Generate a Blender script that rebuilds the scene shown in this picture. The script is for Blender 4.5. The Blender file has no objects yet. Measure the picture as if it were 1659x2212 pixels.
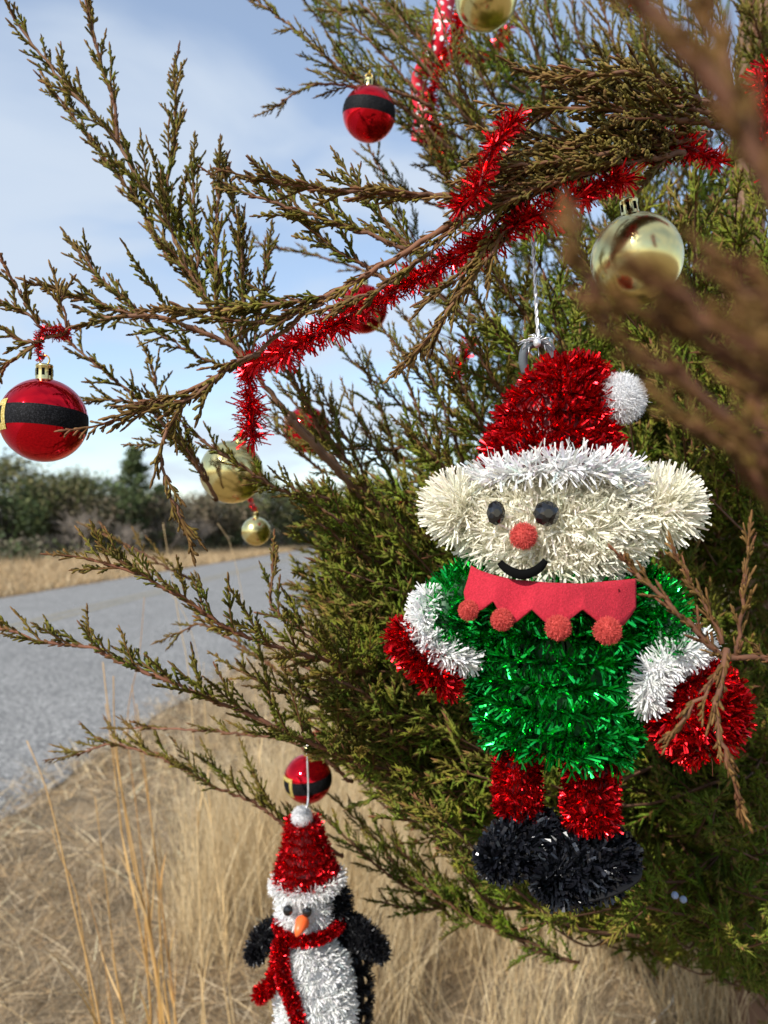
import bpy, math, random
import numpy as np
from mathutils import Vector
R = math.radians
rng = np.random.default_rng(7)
sc = bpy.context.scene
col = sc.collection

# ------------------------------------------------------------------ camera, sky, sun, exposure
# D-coordinates: the picture measured as 1659 x 2212; FPX is the focal length in those units
FPX, CXP, CYP, CAMZ = 1661.0, 829.5, 1106.0, 1.30
PITCH = math.atan(29 / FPX)
cam_d = bpy.data.cameras.new('camera'); cam = bpy.data.objects.new('camera', cam_d); col.objects.link(cam)
cam.location = (0, 0, CAMZ); cam.rotation_euler = (R(90) + PITCH, 0, 0)
cam_d.sensor_fit = 'VERTICAL'; cam_d.sensor_height = 36; cam_d.sensor_width = 27
cam_d.lens = 36 * FPX / 2212
cam_d.clip_start = 0.01; cam_d.clip_end = 2000
cam_d.dof.use_dof = True; cam_d.dof.focus_distance = 0.49; cam_d.dof.aperture_fstop = 9.5
sc.camera = cam

SUN = Vector((-0.50, -0.64, 0.58)).normalized()
elev = math.asin(SUN.z); azim = math.atan2(SUN.x, SUN.y)
w = bpy.data.worlds.new('World'); sc.world = w; w.use_nodes = True
nt = w.node_tree; nt.nodes.clear()
N = nt.nodes.new; L = nt.links.new
sky = N('ShaderNodeTexSky'); sky.sky_type = 'NISHITA'; sky.sun_disc = False
sky.sun_elevation = elev; sky.sun_rotation = azim
sky.air_density = 1.0; sky.dust_density = 0.5; sky.ozone_density = 1.5
tc = N('ShaderNodeTexCoord'); sep = N('ShaderNodeSeparateXYZ'); L(tc.outputs['Generated'], sep.inputs[0])
ad = N('ShaderNodeMath'); ad.operation = 'ADD'; ad.inputs[1].default_value = 0.22; L(sep.outputs['Z'], ad.inputs[0])
mx0 = N('ShaderNodeMath'); mx0.operation = 'MAXIMUM'; mx0.inputs[1].default_value = 0.08; L(ad.outputs[0], mx0.inputs[0])
dv = N('ShaderNodeVectorMath'); dv.operation = 'DIVIDE'; L(tc.outputs['Generated'], dv.inputs[0])
cmb = N('ShaderNodeCombineXYZ')
for i in range(3): L(mx0.outputs[0], cmb.inputs[i])
L(cmb.outputs[0], dv.inputs[1])
mp = N('ShaderNodeMapping'); mp.inputs['Location'].default_value = (3.3, 1.7, 0.0); mp.inputs['Scale'].default_value = (0.75, 1.0, 0.5)
L(dv.outputs[0], mp.inputs[0])
nz = N('ShaderNodeTexNoise'); nz.inputs['Scale'].default_value = 2.1; nz.inputs['Detail'].default_value = 5; nz.inputs['Roughness'].default_value = 0.48
nz.inputs['Distortion'].default_value = 0.35
L(mp.outputs[0], nz.inputs['Vector'])
rmp = N('ShaderNodeMapRange'); rmp.interpolation_type = 'SMOOTHSTEP'
rmp.inputs['From Min'].default_value = 0.40; rmp.inputs['From Max'].default_value = 0.66
rmp.inputs['To Min'].default_value = 0.28; rmp.inputs['To Max'].default_value = 0.88
L(nz.outputs['Fac'], rmp.inputs['Value'])
mixc = N('ShaderNodeMixRGB'); mixc.inputs['Color2'].default_value = (3.15, 3.6, 4.2, 1)
L(rmp.outputs[0], mixc.inputs['Fac']); L(sky.outputs[0], mixc.inputs['Color1'])
bg = N('ShaderNodeBackground'); bg.inputs['Strength'].default_value = 0.14
L(mixc.outputs[0], bg.inputs['Color'])
wo = N('ShaderNodeOutputWorld'); L(bg.outputs[0], wo.inputs['Surface'])
sd = bpy.data.lights.new('sun', 'SUN'); sd.energy = 3.9; sd.angle = R(0.6); sd.color = (1.0, 0.95, 0.87)
so = bpy.data.objects.new('sun', sd); col.objects.link(so); so.location = SUN * 20
so.rotation_euler = SUN.to_track_quat('Z', 'Y').to_euler()
sc.view_settings.view_transform = 'Standard'; sc.view_settings.look = 'None'
sc.view_settings.exposure = 0.62; sc.view_settings.gamma = 1.0; sc.view_settings.use_curve_mapping = False
sc.render.engine = 'CYCLES'
sc.cycles.use_denoising = True
sc.cycles.max_bounces = 8; sc.cycles.diffuse_bounces = 4; sc.cycles.glossy_bounces = 4
sc.cycles.transparent_max_bounces = 8; sc.cycles.sample_clamp_indirect = 6

# ------------------------------------------------------------------ helpers
def P(px, py, d):
    """picture position + distance along the view axis -> world point"""
    x = (px - CXP) / FPX * d; yc = -(py - CYP) / FPX * d
    return np.array([x, d * math.cos(PITCH) - yc * math.sin(PITCH), CAMZ + d * math.sin(PITCH) + yc * math.cos(PITCH)])
def PP(l): return np.array([P(*p) for p in l])
def project(V):
    V = np.atleast_2d(V); y = V[:, 1]; z = V[:, 2] - CAMZ
    d = y * math.cos(PITCH) + z * math.sin(PITCH); yc = -y * math.sin(PITCH) + z * math.cos(PITCH)
    dd = np.maximum(d, 1e-3)
    return CXP + V[:, 0] / dd * FPX, CYP - yc / dd * FPX, d
def norm(v): return v / np.maximum(np.linalg.norm(v, axis=-1, keepdims=True), 1e-9)

class Geo:
    def __init__(s): s.V = []; s.F = []; s.C = []; s.n = 0
    def add(s, V, Fs, C=None):
        V = np.asarray(V, float).reshape(-1, 3)
        for F in (Fs if isinstance(Fs, list) else [Fs]):
            if len(F): s.F.append(np.asarray(F, np.int64) + s.n)
        s.V.append(V); s.n += len(V)
        if C is None: C = np.ones((len(V), 3))
        s.C.append(np.broadcast_to(np.asarray(C, float), (len(V), 3)))
        return s
    def mesh(s, name, smooth=True, origin=(0, 0, 0)):
        V = np.concatenate(s.V) - np.asarray(origin); C = np.concatenate(s.C)
        me = bpy.data.meshes.new(name)
        lv = np.concatenate([f.ravel() for f in s.F]).astype(np.int32)
        tot = np.concatenate([np.full(len(f), f.shape[1], np.int32) for f in s.F])
        st = np.concatenate([[0], np.cumsum(tot)[:-1]]).astype(np.int32)
        me.vertices.add(len(V)); me.vertices.foreach_set('co', V.astype(np.float32).ravel())
        me.loops.add(len(lv)); me.loops.foreach_set('vertex_index', lv)
        me.polygons.add(len(tot)); me.polygons.foreach_set('loop_start', st)
        me.polygons.foreach_set('use_smooth', np.full(len(tot), smooth))
        a = me.color_attributes.new('tint', 'FLOAT_COLOR', 'POINT')
        a.data.foreach_set('color', np.concatenate([C, np.ones((len(C), 1))], 1).astype(np.float32).ravel())
        me.update(calc_edges=True)
        return me

def root_origin(o):
    while o.parent: o = o.parent
    return np.array(o.location)
def tag(o, label=None, cat=None, group=None, kind=None):
    if label: o['label'] = label
    if cat: o['category'] = cat
    if group: o['group'] = group
    if kind: o['kind'] = kind
    return o
def empty(name, loc, label=None, cat=None, group=None):
    o = bpy.data.objects.new(name, None); o.location = tuple(loc); o.empty_display_size = 0.02
    col.objects.link(o); return tag(o, label, cat, group)
def build(name, geo, mat, parent=None, smooth=True, kind=None, label=None, origin=None):
    org = root_origin(parent) if parent is not None else (np.zeros(3) if origin is None else np.asarray(origin))
    me = geo.mesh(name, smooth, org)
    me.materials.append(mat)
    o = bpy.data.objects.new(name, me); col.objects.link(o)
    if parent is not None: o.parent = parent
    else: o.location = tuple(org)
    if kind: o['kind'] = kind
    if label: o['label'] = label
    return o

def catmull(pts, step):
    pts = np.asarray(pts, float)
    if len(pts) == 2:
        n = max(2, int(np.linalg.norm(pts[1] - pts[0]) / step) + 1); t = np.linspace(0, 1, n)[:, None]
        return pts[0] * (1 - t) + pts[1] * t
    q = np.concatenate([[2 * pts[0] - pts[1]], pts, [2 * pts[-1] - pts[-2]]]); out = []
    for i in range(1, len(q) - 2):
        p0, p1, p2, p3 = q[i - 1:i + 3]
        n = max(2, int(np.linalg.norm(p2 - p1) / step) + 1); t = np.linspace(0, 1, n, endpoint=False)[:, None]
        out.append(0.5 * ((2 * p1) + (-p0 + p2) * t + (2 * p0 - 5 * p1 + 4 * p2 - p3) * t**2 + (-p0 + 3 * p1 - 3 * p2 + p3) * t**3))
    out.append(pts[-1:]); return np.concatenate(out)
def tangents(path, closed=False):
    if closed: return norm(np.roll(path, -1, 0) - np.roll(path, 1, 0))
    return norm(np.gradient(path, axis=0))
def frames(T):
    a = np.where(np.abs(T[:, 2:3]) < 0.9, np.array([[0, 0, 1.0]]), np.array([[1.0, 0, 0]]))
    # parallel transport
    U = np.zeros_like(T); u = np.cross(T[0], a[0]); u /= np.linalg.norm(u)
    for i in range(len(T)):
        u = u - T[i] * np.dot(u, T[i]); u /= max(np.linalg.norm(u), 1e-9); U[i] = u
    return U, np.cross(T, U)
def tube(path, rad, sides=6, closed=False, cap=True):
    path = np.asarray(path, float); n = len(path); rad = np.broadcast_to(np.asarray(rad, float), (n,))
    T = tangents(path, closed); U, W = frames(T)
    a = np.arange(sides) * 2 * math.pi / sides
    V = path[:, None] + rad[:, None, None] * (np.cos(a)[None, :, None] * U[:, None] + np.sin(a)[None, :, None] * W[:, None])
    V = V.reshape(-1, 3); m = n if closed else n - 1
    i = np.arange(m)[:, None] * sides; j = np.arange(sides)[None]; j2 = (j + 1) % sides; i2 = ((np.arange(m) + 1) % n)[:, None] * sides
    F = [np.stack([i + j, i + j2, i2 + j2, i2 + j], -1).reshape(-1, 4)]
    if cap and not closed:
        F += [np.arange(sides)[::-1][None], (np.arange(sides) + (n - 1) * sides)[None]]
    return V, F
def ellipsoid(c, r, nu=24, nv=14):
    th = np.linspace(0, math.pi, nv + 1)[1:-1]; ph = np.arange(nu) * 2 * math.pi / nu
    V = np.stack([np.outer(np.sin(th), np.cos(ph)), np.outer(np.sin(th), np.sin(ph)), np.outer(np.cos(th), np.ones(nu))], -1).reshape(-1, 3)
    V = np.concatenate([V, [[0, 0, 1], [0, 0, -1]]]); m = nv - 1
    i = np.arange(m - 1)[:, None] * nu; j = np.arange(nu)[None]; j2 = (j + 1) % nu
    Q = np.stack([i + j, i + nu + j, i + nu + j2, i + j2], -1).reshape(-1, 4)
    t = np.arange(nu); a = m * nu
    T1 = np.stack([np.full(nu, a), t, (t + 1) % nu], -1); b = (m - 1) * nu
    T2 = np.stack([np.full(nu, a + 1), b + (t + 1) % nu, b + t], -1)
    return V * np.asarray(r) + np.asarray(c), [Q, T1, T2]
def lathe(c, prof, sides=32, axis=None):
    """prof: list of (radius, height) about c; axis = up direction"""
    ax = norm(np.array(axis if axis is not None else (0, 0, 1.0), float)); h = np.array([1.0, 0, 0]) if abs(ax[0]) < .9 else np.array([0, 1.0, 0])
    u = norm(np.cross(ax, h)); v = np.cross(ax, u); a = np.arange(sides) * 2 * math.pi / sides
    V = np.concatenate([np.asarray(c) + ax * z + r * (np.cos(a)[:, None] * u + np.sin(a)[:, None] * v) for r, z in prof])
    n = len(prof); i = np.arange(n - 1)[:, None] * sides; j = np.arange(sides)[None]; j2 = (j + 1) % sides
    return V, [np.stack([i + j, i + j2, i + sides + j2, i + sides + j], -1).reshape(-1, 4)]
def rand_unit(n): return norm(rng.normal(size=(n, 3)))
def strips(base, dirs, ln, width, bend=0.25, segs=2):
    n = len(base); side = norm(np.cross(dirs, rand_unit(n))); up = np.cross(side, dirs)
    ln = np.broadcast_to(ln, (n,))[:, None]; wd = np.broadcast_to(width, (n,))[:, None] * 0.5
    bd = rng.normal(0, bend, (n, 1)); tw = norm(side + up * rng.normal(0, .5, (n, 1)))
    Vs = []
    for k in range(segs + 1):
        t = k / segs; c = base + dirs * ln * t + up * ln * bd * t * t
        s = norm(side * (1 - t) + tw * t)
        Vs += [c - s * wd, c + s * wd]
    V = np.stack(Vs, 1).reshape(-1, 3); m = 2 * (segs + 1); o = (np.arange(n) * m)[:, None]
    F = np.concatenate([o + np.array([[2 * k, 2 * k + 1, 2 * k + 3, 2 * k + 2]]) for k in range(segs)])
    return V, F, m
def tint_jit(n, m, base, jit=0.12, val=0.2):
    c = np.asarray(base) * (1 + rng.normal(0, val, (n, 1))) + rng.normal(0, jit, (n, 3)) * np.asarray(base)
    return np.repeat(np.clip(c, 0.002, 1), m, 0)
def garland_strips(geo, path, radius, per_m, width, outward=None, closed=False, base=(1, 1, 1), val=0.1, jit=0.02, bend=0.25, off=0.0, lean=0.35):
    """foil strips standing off a wire; outward = centre to point away from"""
    path = np.asarray(path, float)
    nxt = np.roll(path, -1, 0) if closed else path[1:]
    a = path if closed else path[:-1]; sl = np.linalg.norm(nxt - a, axis=1); tot = sl.sum(); n = int(tot * per_m)
    k = rng.choice(len(a), n, p=sl / tot); t = rng.random((n, 1)); b = a[k] * (1 - t) + nxt[k] * t
    T = norm(nxt - a)[k]; d = rand_unit(n); d = norm(d - T * (d * T).sum(1, keepdims=True) + T * rng.normal(0, lean, (n, 1)))
    if outward is not None:
        o = norm(b - (outward[k] if np.ndim(outward) > 1 else np.asarray(outward)))
        dt = (d * o).sum(1, keepdims=True); d = norm(np.where(dt < -0.1, d - 2 * dt * o, d) + o * 0.35)
    r = np.broadcast_to(radius, (len(a),))[k] if np.ndim(radius) else radius
    ln = r * rng.uniform(0.6, 1.12, n)
    V, F, m = strips(b + d * off, d, ln, width * rng.uniform(0.7, 1.25, n), bend)
    geo.add(V, F, tint_jit(n, m, base, jit, val)); return geo
def fuzz(geo, c, r, n, ln, width, base=(1, 1, 1), val=0.06):
    d = rand_unit(n); V, F, m = strips(np.asarray(c) + d * np.asarray(r) * 0.75, norm(d + rng.normal(0, .45, (n, 3))), ln * rng.uniform(.6, 1.1, n), width, 0.4)
    geo.add(V, F, tint_jit(n, m, base, .02, val)); return geo

# ------------------------------------------------------------------ materials
def M(name, color, rough=0.5, metal=0.0, tint=False, transl=0.0, **kw):
    m = bpy.data.materials.new(name); m.use_nodes = True; t = m.node_tree; b = t.nodes['Principled BSDF']
    b.inputs['Base Color'].default_value = (*color, 1); b.inputs['Roughness'].default_value = rough; b.inputs['Metallic'].default_value = metal
    for k, v in kw.items(): b.inputs[k.replace('_', ' ')].default_value = v
    if tint:
        a = t.nodes.new('ShaderNodeAttribute'); a.attribute_name = 'tint'
        mu = t.nodes.new('ShaderNodeMixRGB'); mu.blend_type = 'MULTIPLY'; mu.inputs['Fac'].default_value = 1; mu.inputs['Color2'].default_value = (*color, 1)
        t.links.new(a.outputs['Color'], mu.inputs['Color1']); t.links.new(mu.outputs[0], b.inputs['Base Color']); src = mu.outputs[0]
    if transl:
        tr = t.nodes.new('ShaderNodeBsdfTranslucent'); ms = t.nodes.new('ShaderNodeMixShader'); ms.inputs[0].default_value = transl
        tr.inputs['Color'].default_value = (*color, 1)
        if tint: t.links.new(src, tr.inputs['Color'])
        out = t.nodes['Material Output']; t.links.new(b.outputs[0], ms.inputs[1]); t.links.new(tr.outputs[0], ms.inputs[2]); t.links.new(ms.outputs[0], out.inputs['Surface'])
    return m
def noise_col(m, scale, c1, c2, detail=4, lo=0.35, hi=0.65, bump=0.0, bscale=None, coord='Object', rough=None):
    t = m.node_tree; b = t.nodes['Principled BSDF']; co = t.nodes.new('ShaderNodeTexCoord')
    n = t.nodes.new('ShaderNodeTexNoise'); n.inputs['Scale'].default_value = scale; n.inputs['Detail'].default_value = detail
    t.links.new(co.outputs[coord], n.inputs['Vector']); r = t.nodes.new('ShaderNodeValToRGB')
    r.color_ramp.elements[0].position = lo; r.color_ramp.elements[0].color = (*c1, 1); r.color_ramp.elements[1].position = hi; r.color_ramp.elements[1].color = (*c2, 1)
    t.links.new(n.outputs['Fac'], r.inputs[0]); t.links.new(r.outputs[0], b.inputs['Base Color'])
    if bump:
        n2 = t.nodes.new('ShaderNodeTexNoise'); n2.inputs['Scale'].default_value = bscale or scale; n2.inputs['Detail'].default_value = 5
        t.links.new(co.outputs[coord], n2.inputs['Vector']); bp = t.nodes.new('ShaderNodeBump'); bp.inputs['Strength'].default_value = bump; bp.inputs['Distance'].default_value = 0.01
        t.links.new(n2.outputs['Fac'], bp.inputs['Height']); t.links.new(bp.outputs[0], b.inputs['Normal'])
    return r
mat = {}
mat['foliage'] = M('cedar_foliage', (1, 1, 1), 0.7, tint=True, transl=0.16, Specular_IOR_Level=0.12)
mat['bark'] = M('cedar_bark', (.16, .105, .07), 0.85, tint=True)
mat['red_foil'] = M('red_foil', (.70, .012, .018), 0.24, 0.95, tint=True)
mat['green_foil'] = M('green_foil', (.018, .58, .09), 0.16, 0.95, tint=True)
mat['black_foil'] = M('black_foil', (.013, .014, .019), 0.2, 0.25, tint=True, Specular_IOR_Level=0.7)
mat['black_fur'] = M('black_fur_tinsel', (.009, .009, .011), 0.32, 0.0, tint=True, Specular_IOR_Level=0.45)
mat['cream_tinsel'] = M('cream_tinsel', (.90, .87, .74), 0.5, tint=True, transl=0.32)
mat['white_tinsel'] = M('white_tinsel', (.86, .86, .85), 0.4, tint=True, transl=0.28)
mat['red_core'] = M('red_core', (.16, .006, .008), 0.5)
mat['green_core'] = M('green_core', (.006, .06, .015), 0.5)
mat['black_core'] = M('black_core', (.008, .008, .009), 0.6, Specular_IOR_Level=0.15)
mat['cream_core'] = M('cream_core', (.62, .58, .44), 0.7)
mat['white_core'] = M('white_core', (.6, .6, .6), 0.7)
mat['white_fuzz'] = M('white_fuzz', (.78, .78, .79), 0.9, tint=True, transl=0.2)
mat['coral_fuzz'] = M('coral_fuzz', (.62, .085, .07), 0.9, tint=True, transl=0.2)
mat['felt'] = M('red_felt', (.70, .03, .06), 0.95); noise_col(mat['felt'], 900, (.32, .006, .018), (.45, .013, .032), 6, .35, .65, .35, 1400)
mat['black_felt'] = M('black_felt', (.004, .004, .004), 1.0, Specular_IOR_Level=0.05)
mat['gem'] = M('black_gem', (.006, .006, .007), 0.08, Specular_IOR_Level=0.7)
mat['grey_plastic'] = M('grey_plastic', (.10, .115, .13), 0.4)
mat['silver'] = M('silver_thread', (.75, .75, .77), 0.3, 0.7, tint=True)
mat['ball_red'] = M('red_ball_gloss', (.68, .008, .02), 0.045, 0.92)
mat['ball_gold'] = M('gold_ball_gloss', (.80, .67, .29), 0.2, 1.0)
mat['gold_cap'] = M('gold_cap', (.80, .66, .30), 0.16, 1.0)
mat['gold_wire'] = M('gold_wire', (.65, .42, .06), 0.3, .8)
mat['orange_plastic'] = M('orange_plastic', (.85, .13, .03), 0.4)
def glitter(name, c1, c2, metal):
    m = M(name, c1, 0.65, metal, Specular_IOR_Level=0.12 if metal == 0 else 0.5); t = m.node_tree; b = t.nodes['Principled BSDF']; co = t.nodes.new('ShaderNodeTexCoord')
    v = t.nodes.new('ShaderNodeTexVoronoi'); v.inputs['Scale'].default_value = 1500; t.links.new(co.outputs['Object'], v.inputs['Vector'])
    r = t.nodes.new('ShaderNodeValToRGB'); r.color_ramp.elements[0].color = (*c1, 1); r.color_ramp.elements[1].color = (*c2, 1)
    r.color_ramp.elements[0].position = .55; r.color_ramp.elements[1].position = .95
    sp = t.nodes.new('ShaderNodeSeparateColor'); t.links.new(v.outputs['Color'], sp.inputs[0]); t.links.new(sp.outputs[0], r.inputs[0]); t.links.new(r.outputs[0], b.inputs['Base Color'])
    bp = t.nodes.new('ShaderNodeBump'); bp.inputs['Strength'].default_value = .6; bp.inputs['Distance'].default_value = .0008; t.links.new(sp.outputs[1], bp.inputs['Height']); t.links.new(bp.outputs[0], b.inputs['Normal'])
    return m
mat['black_glitter'] = glitter('black_glitter', (.003, .003, .004), (.020, .020, .023), 0)
mat['gold_glitter'] = glitter('gold_glitter', (.45, .34, .08), (.8, .68, .3), .6)
mat['grass'] = M('dry_grass', (1, 1, 1), 0.7, tint=True, transl=0.3)
mat['far_leaf'] = M('far_foliage', (1, 1, 1), 0.7, tint=True, transl=0.1)
mat['ground'] = M('dry_ground', (.3, .22, .12), 0.95)
noise_col(mat['ground'], 5.0, (.13, .095, .055), (.27, .195, .11), 8, .3, .7, .8, 40)
mat['asphalt'] = M('asphalt', (.2, .2, .2), 0.75)
def asphalt(m):
    t = m.node_tree; b = t.nodes['Principled BSDF']; co = t.nodes.new('ShaderNodeTexCoord')
    v = t.nodes.new('ShaderNodeTexVoronoi'); v.inputs['Scale'].default_value = 75; t.links.new(co.outputs['Object'], v.inputs['Vector'])
    sp = t.nodes.new('ShaderNodeSeparateColor'); t.links.new(v.outputs['Color'], sp.inputs[0])
    r = t.nodes.new('ShaderNodeValToRGB'); e = r.color_ramp.elements
    e[0].position = 0; e[0].color = (.085, .082, .077, 1); e[1].position = 1; e[1].color = (.40, .385, .36, 1)
    x = e.new(.5); x.color = (.165, .162, .155, 1)
    t.links.new(sp.outputs[0], r.inputs[0])
    n = t.nodes.new('ShaderNodeTexNoise'); n.inputs['Scale'].default_value = 1.3; n.inputs['Detail'].default_value = 6; t.links.new(co.outputs['Object'], n.inputs['Vector'])
    mr = t.nodes.new('ShaderNodeMapRange'); mr.inputs['To Min'].default_value = .78; mr.inputs['To Max'].default_value = 1.2; t.links.new(n.outputs['Fac'], mr.inputs[0])
    mu = t.nodes.new('ShaderNodeMixRGB'); mu.blend_type = 'MULTIPLY'; mu.inputs[0].default_value = 1; t.links.new(r.outputs[0], mu.inputs[1]); t.links.new(mr.outputs[0], mu.inputs[2]); t.links.new(mu.outputs[0], b.inputs['Base Color'])
    bp = t.nodes.new('ShaderNodeBump'); bp.inputs['Strength'].default_value = .5; bp.inputs['Distance'].default_value = .006; t.links.new(v.outputs['Distance'], bp.inputs['Height']); t.links.new(bp.outputs[0], b.inputs['Normal'])
asphalt(mat['asphalt'])
mat['yellow_paint'] = M('worn_yellow_paint', (.42, .32, .10), 0.8); noise_col(mat['yellow_paint'], 30, (.19, .185, .165), (.34, .27, .13), 6, .4, .7)

# ------------------------------------------------------------------ ground and road
def grid_sheet(x0, x1, y0, y1, nx, ny, fx=None, z=0.0):
    X, Y = np.meshgrid(np.linspace(x0, x1, nx), np.linspace(y0, y1, ny))
    V = np.stack([X, Y, np.full_like(X, z)], -1).reshape(-1, 3)
    i = (np.arange(ny - 1)[:, None] * nx + np.arange(nx - 1)[None]).reshape(-1)
    return V, np.stack([i, i + 1, i + nx + 1, i + nx], -1)
g = Geo(); g.add(*grid_sheet(-600, 600, -300, 900, 25, 25)); o = build('ground', g, mat['ground'], smooth=False); o['kind'] = 'structure'
SL = 0.117
def near_edge(y): return -2.12 + SL * y - .10 * np.maximum(y - 8, 0)
def far_edge(y): return -8.25 + SL * y - .03 * np.maximum(y - 8, 0)
ys = np.concatenate([np.arange(-60, 0, 3.), np.arange(0, 25, .12), np.arange(25, 260, 4.)])
wob = (np.sin(ys * 2.1) * .03 + np.sin(ys * 5.3 + 1) * .022 + rng.normal(0, .014, len(ys))) * (ys < 40)
bend = 0 * ys
rows = [np.stack([far_edge(ys) - wob + bend, ys, np.full_like(ys, .006)], -1), np.stack([(near_edge(ys) + far_edge(ys)) / 2 + bend, ys, np.full_like(ys, .03)], -1), np.stack([near_edge(ys) + wob + bend, ys, np.full_like(ys, .006)], -1)]
V = np.stack(rows, 1).reshape(-1, 3); n = len(ys); F = []
for k in (0, 1): i = np.arange(n - 1) * 3 + k; F.append(np.stack([i, i + 1, i + 4, i + 3], -1))
o = build('road', Geo().add(V, F), mat['asphalt']); o['kind'] = 'structure'
for k, dx in ((0, -.13), (1, .13)):
    cx = (near_edge(ys) + far_edge(ys)) / 2 - .45 + bend + dx
    zz = .006 + .024 * (1 - np.abs(-.45 + dx) / 3.06) + .005
    V = np.stack([np.stack([cx - .05, ys, np.full_like(ys, zz)], -1), np.stack([cx + .05, ys, np.full_like(ys, zz)], -1)], 1).reshape(-1, 3)
    i = np.arange(n - 1) * 2
    o = build('road_marking', Geo().add(V, np.stack([i, i + 1, i + 3, i + 2], -1)), mat['yellow_paint']); o['kind'] = 'structure'

# ------------------------------------------------------------------ dry grass
def blades(geo, base, dirs, ln, width, bend, tint, segs=3):
    n = len(base); dirs = norm(dirs); side = norm(np.cross(dirs, rand_unit(n))); ln = np.asarray(ln)[:, None]; wd = np.asarray(width)[:, None] if np.ndim(width) else width
    h = rand_unit(n); h[:, 2] = -np.abs(h[:, 2]) * .6; bd = np.asarray(bend)[:, None] if np.ndim(bend) else bend
    Vs = []
    for k in range(segs + 1):
        t = k / segs; c = base + dirs * ln * t + h * ln * bd * t * t; c[:, 2] = np.maximum(c[:, 2], .004)
        ww = wd * (1 - t) ** .6 * .5 if k < segs else None
        Vs += [c - side * ww, c + side * ww] if k < segs else [c]
    V = np.stack(Vs, 1).reshape(-1, 3); m = 2 * segs + 1; o = (np.arange(n) * m)[:, None]
    Q = np.concatenate([o + np.array([[2 * k, 2 * k + 1, 2 * k + 3, 2 * k + 2]]) for k in range(segs - 1)]) if segs > 1 else np.zeros((0, 4), int)
    T = o + np.array([[2 * segs - 2, 2 * segs - 1, 2 * segs]])
    geo.add(V, [Q, T], np.repeat(tint, m, 0))
def grass_tint(n, pal, val=.22):
    pal = np.array(pal); c = pal[rng.integers(0, len(pal), n)] * (1 + rng.normal(0, val, (n, 1))); return np.clip(c, .01, .9)
STRAW = [(.52, .38, .20), (.46, .33, .17), (.56, .44, .26), (.40, .27, .13), (.48, .38, .25)]
MAT_PAL = [(.20, .135, .07), (.60, .49, .33), (.42, .30, .16), (.50, .38, .22), (.34, .23, .12), (.46, .37, .25), (.26, .18, .10), (.52, .42, .28)]
# flattened mat of the verge
n = 180000
yy = 1.2 + 9 * rng.random(n) ** 1.7; xx = rng.uniform(-3.2, 3.2, n); ok = (xx > near_edge(yy) - .02 - .24 * rng.random(n) ** 3)
pat = np.sin(xx * 3.1 + 2 * np.sin(yy * 2.3)) + np.sin(yy * 4.7 + 1.7 * np.sin(xx * 3.9)) + .6 * np.sin(xx * 11 + yy * 9)
ok &= rng.random(n) < .66 + .20 * pat

xx, yy = xx[ok], yy[ok]; n = len(xx)
clump = (np.sin(xx * 7 + np.sin(yy * 5) * 1.3) + np.sin(yy * 8 + np.sin(xx * 6)) + 2) / 4
d = rand_unit(n); d[:, 2] = np.abs(d[:, 2]) * .6 + .18
g = Geo(); blades(g, np.stack([xx, yy, .002 + .035 * clump * rng.random(n)], -1), d, rng.uniform(.05, .17, n), rng.uniform(.0012, .0029, n) * np.clip(yy / 2, .8, 2.2), rng.uniform(.1, .6, n), grass_tint(n, MAT_PAL, .42), 2)
o = build('verge_grass', g, mat['grass'], smooth=False); tag(o, 'flattened tangled mat of dry tan grass beside the road', 'grass', kind='stuff')
# taller fine bunch grass below and beside the cedar
def bunches(cs, per, hmin, hmax, spread, lean, geo, pal):
    for (x, y) in cs:
        k = int(per * rng.uniform(.6, 1.3)); b = np.stack([x + rng.normal(0, spread, k), y + rng.normal(0, spread, k), np.zeros(k)], -1)
        d = norm(np.stack([rng.normal(0, .22, k) + lean[0], rng.normal(0, .22, k) + lean[1], np.ones(k)], -1))
        blades(geo, b, d, rng.uniform(hmin, hmax, k), rng.uniform(.0014, .0030, k), rng.uniform(.05, .5, k), grass_tint(k, pal, .16), 4)
g = Geo()
cs = [(rng.uniform(-.75, 2.2), rng.uniform(1.75, 4.8)) for _ in range(120)]
cs = [(x, y) for x, y in cs if x > -.75 + .10 * (y - 1.7) and not (x < -.15 and y < 2.2)]
bunches(cs, 210, .30, .78, .07, (-.02, -.06), g, [(.60, .46, .26), (.66, .53, .32), (.54, .39, .20), (.62, .50, .31)])
n = 240; bx_ = rng.uniform(-1.1, .6, n); by_ = rng.uniform(1.5, 3.0, n)
dd_ = norm(np.stack([rng.normal(0, .8, n), rng.normal(0, .5, n), rng.uniform(.35, 1.1, n)], -1))
blades(g, np.stack([bx_, by_, np.zeros(n)], -1), dd_, rng.uniform(.3, .75, n), rng.uniform(.0010, .0021, n), rng.uniform(.2, .75, n), grass_tint(n, STRAW, .3), 6)
cs = [(rng.uniform(near_edge(y) + .35, 4.), y) for y in rng.uniform(4.5, 11, 90)]
bunches(cs, 60, .2, .55, .08, (0, 0), g, STRAW)
o = build('bunch_grass', g, mat['grass'], smooth=False); tag(o, 'tall pale fine dry grass growing under the cedar and penguin', 'grass', kind='stuff')
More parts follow.
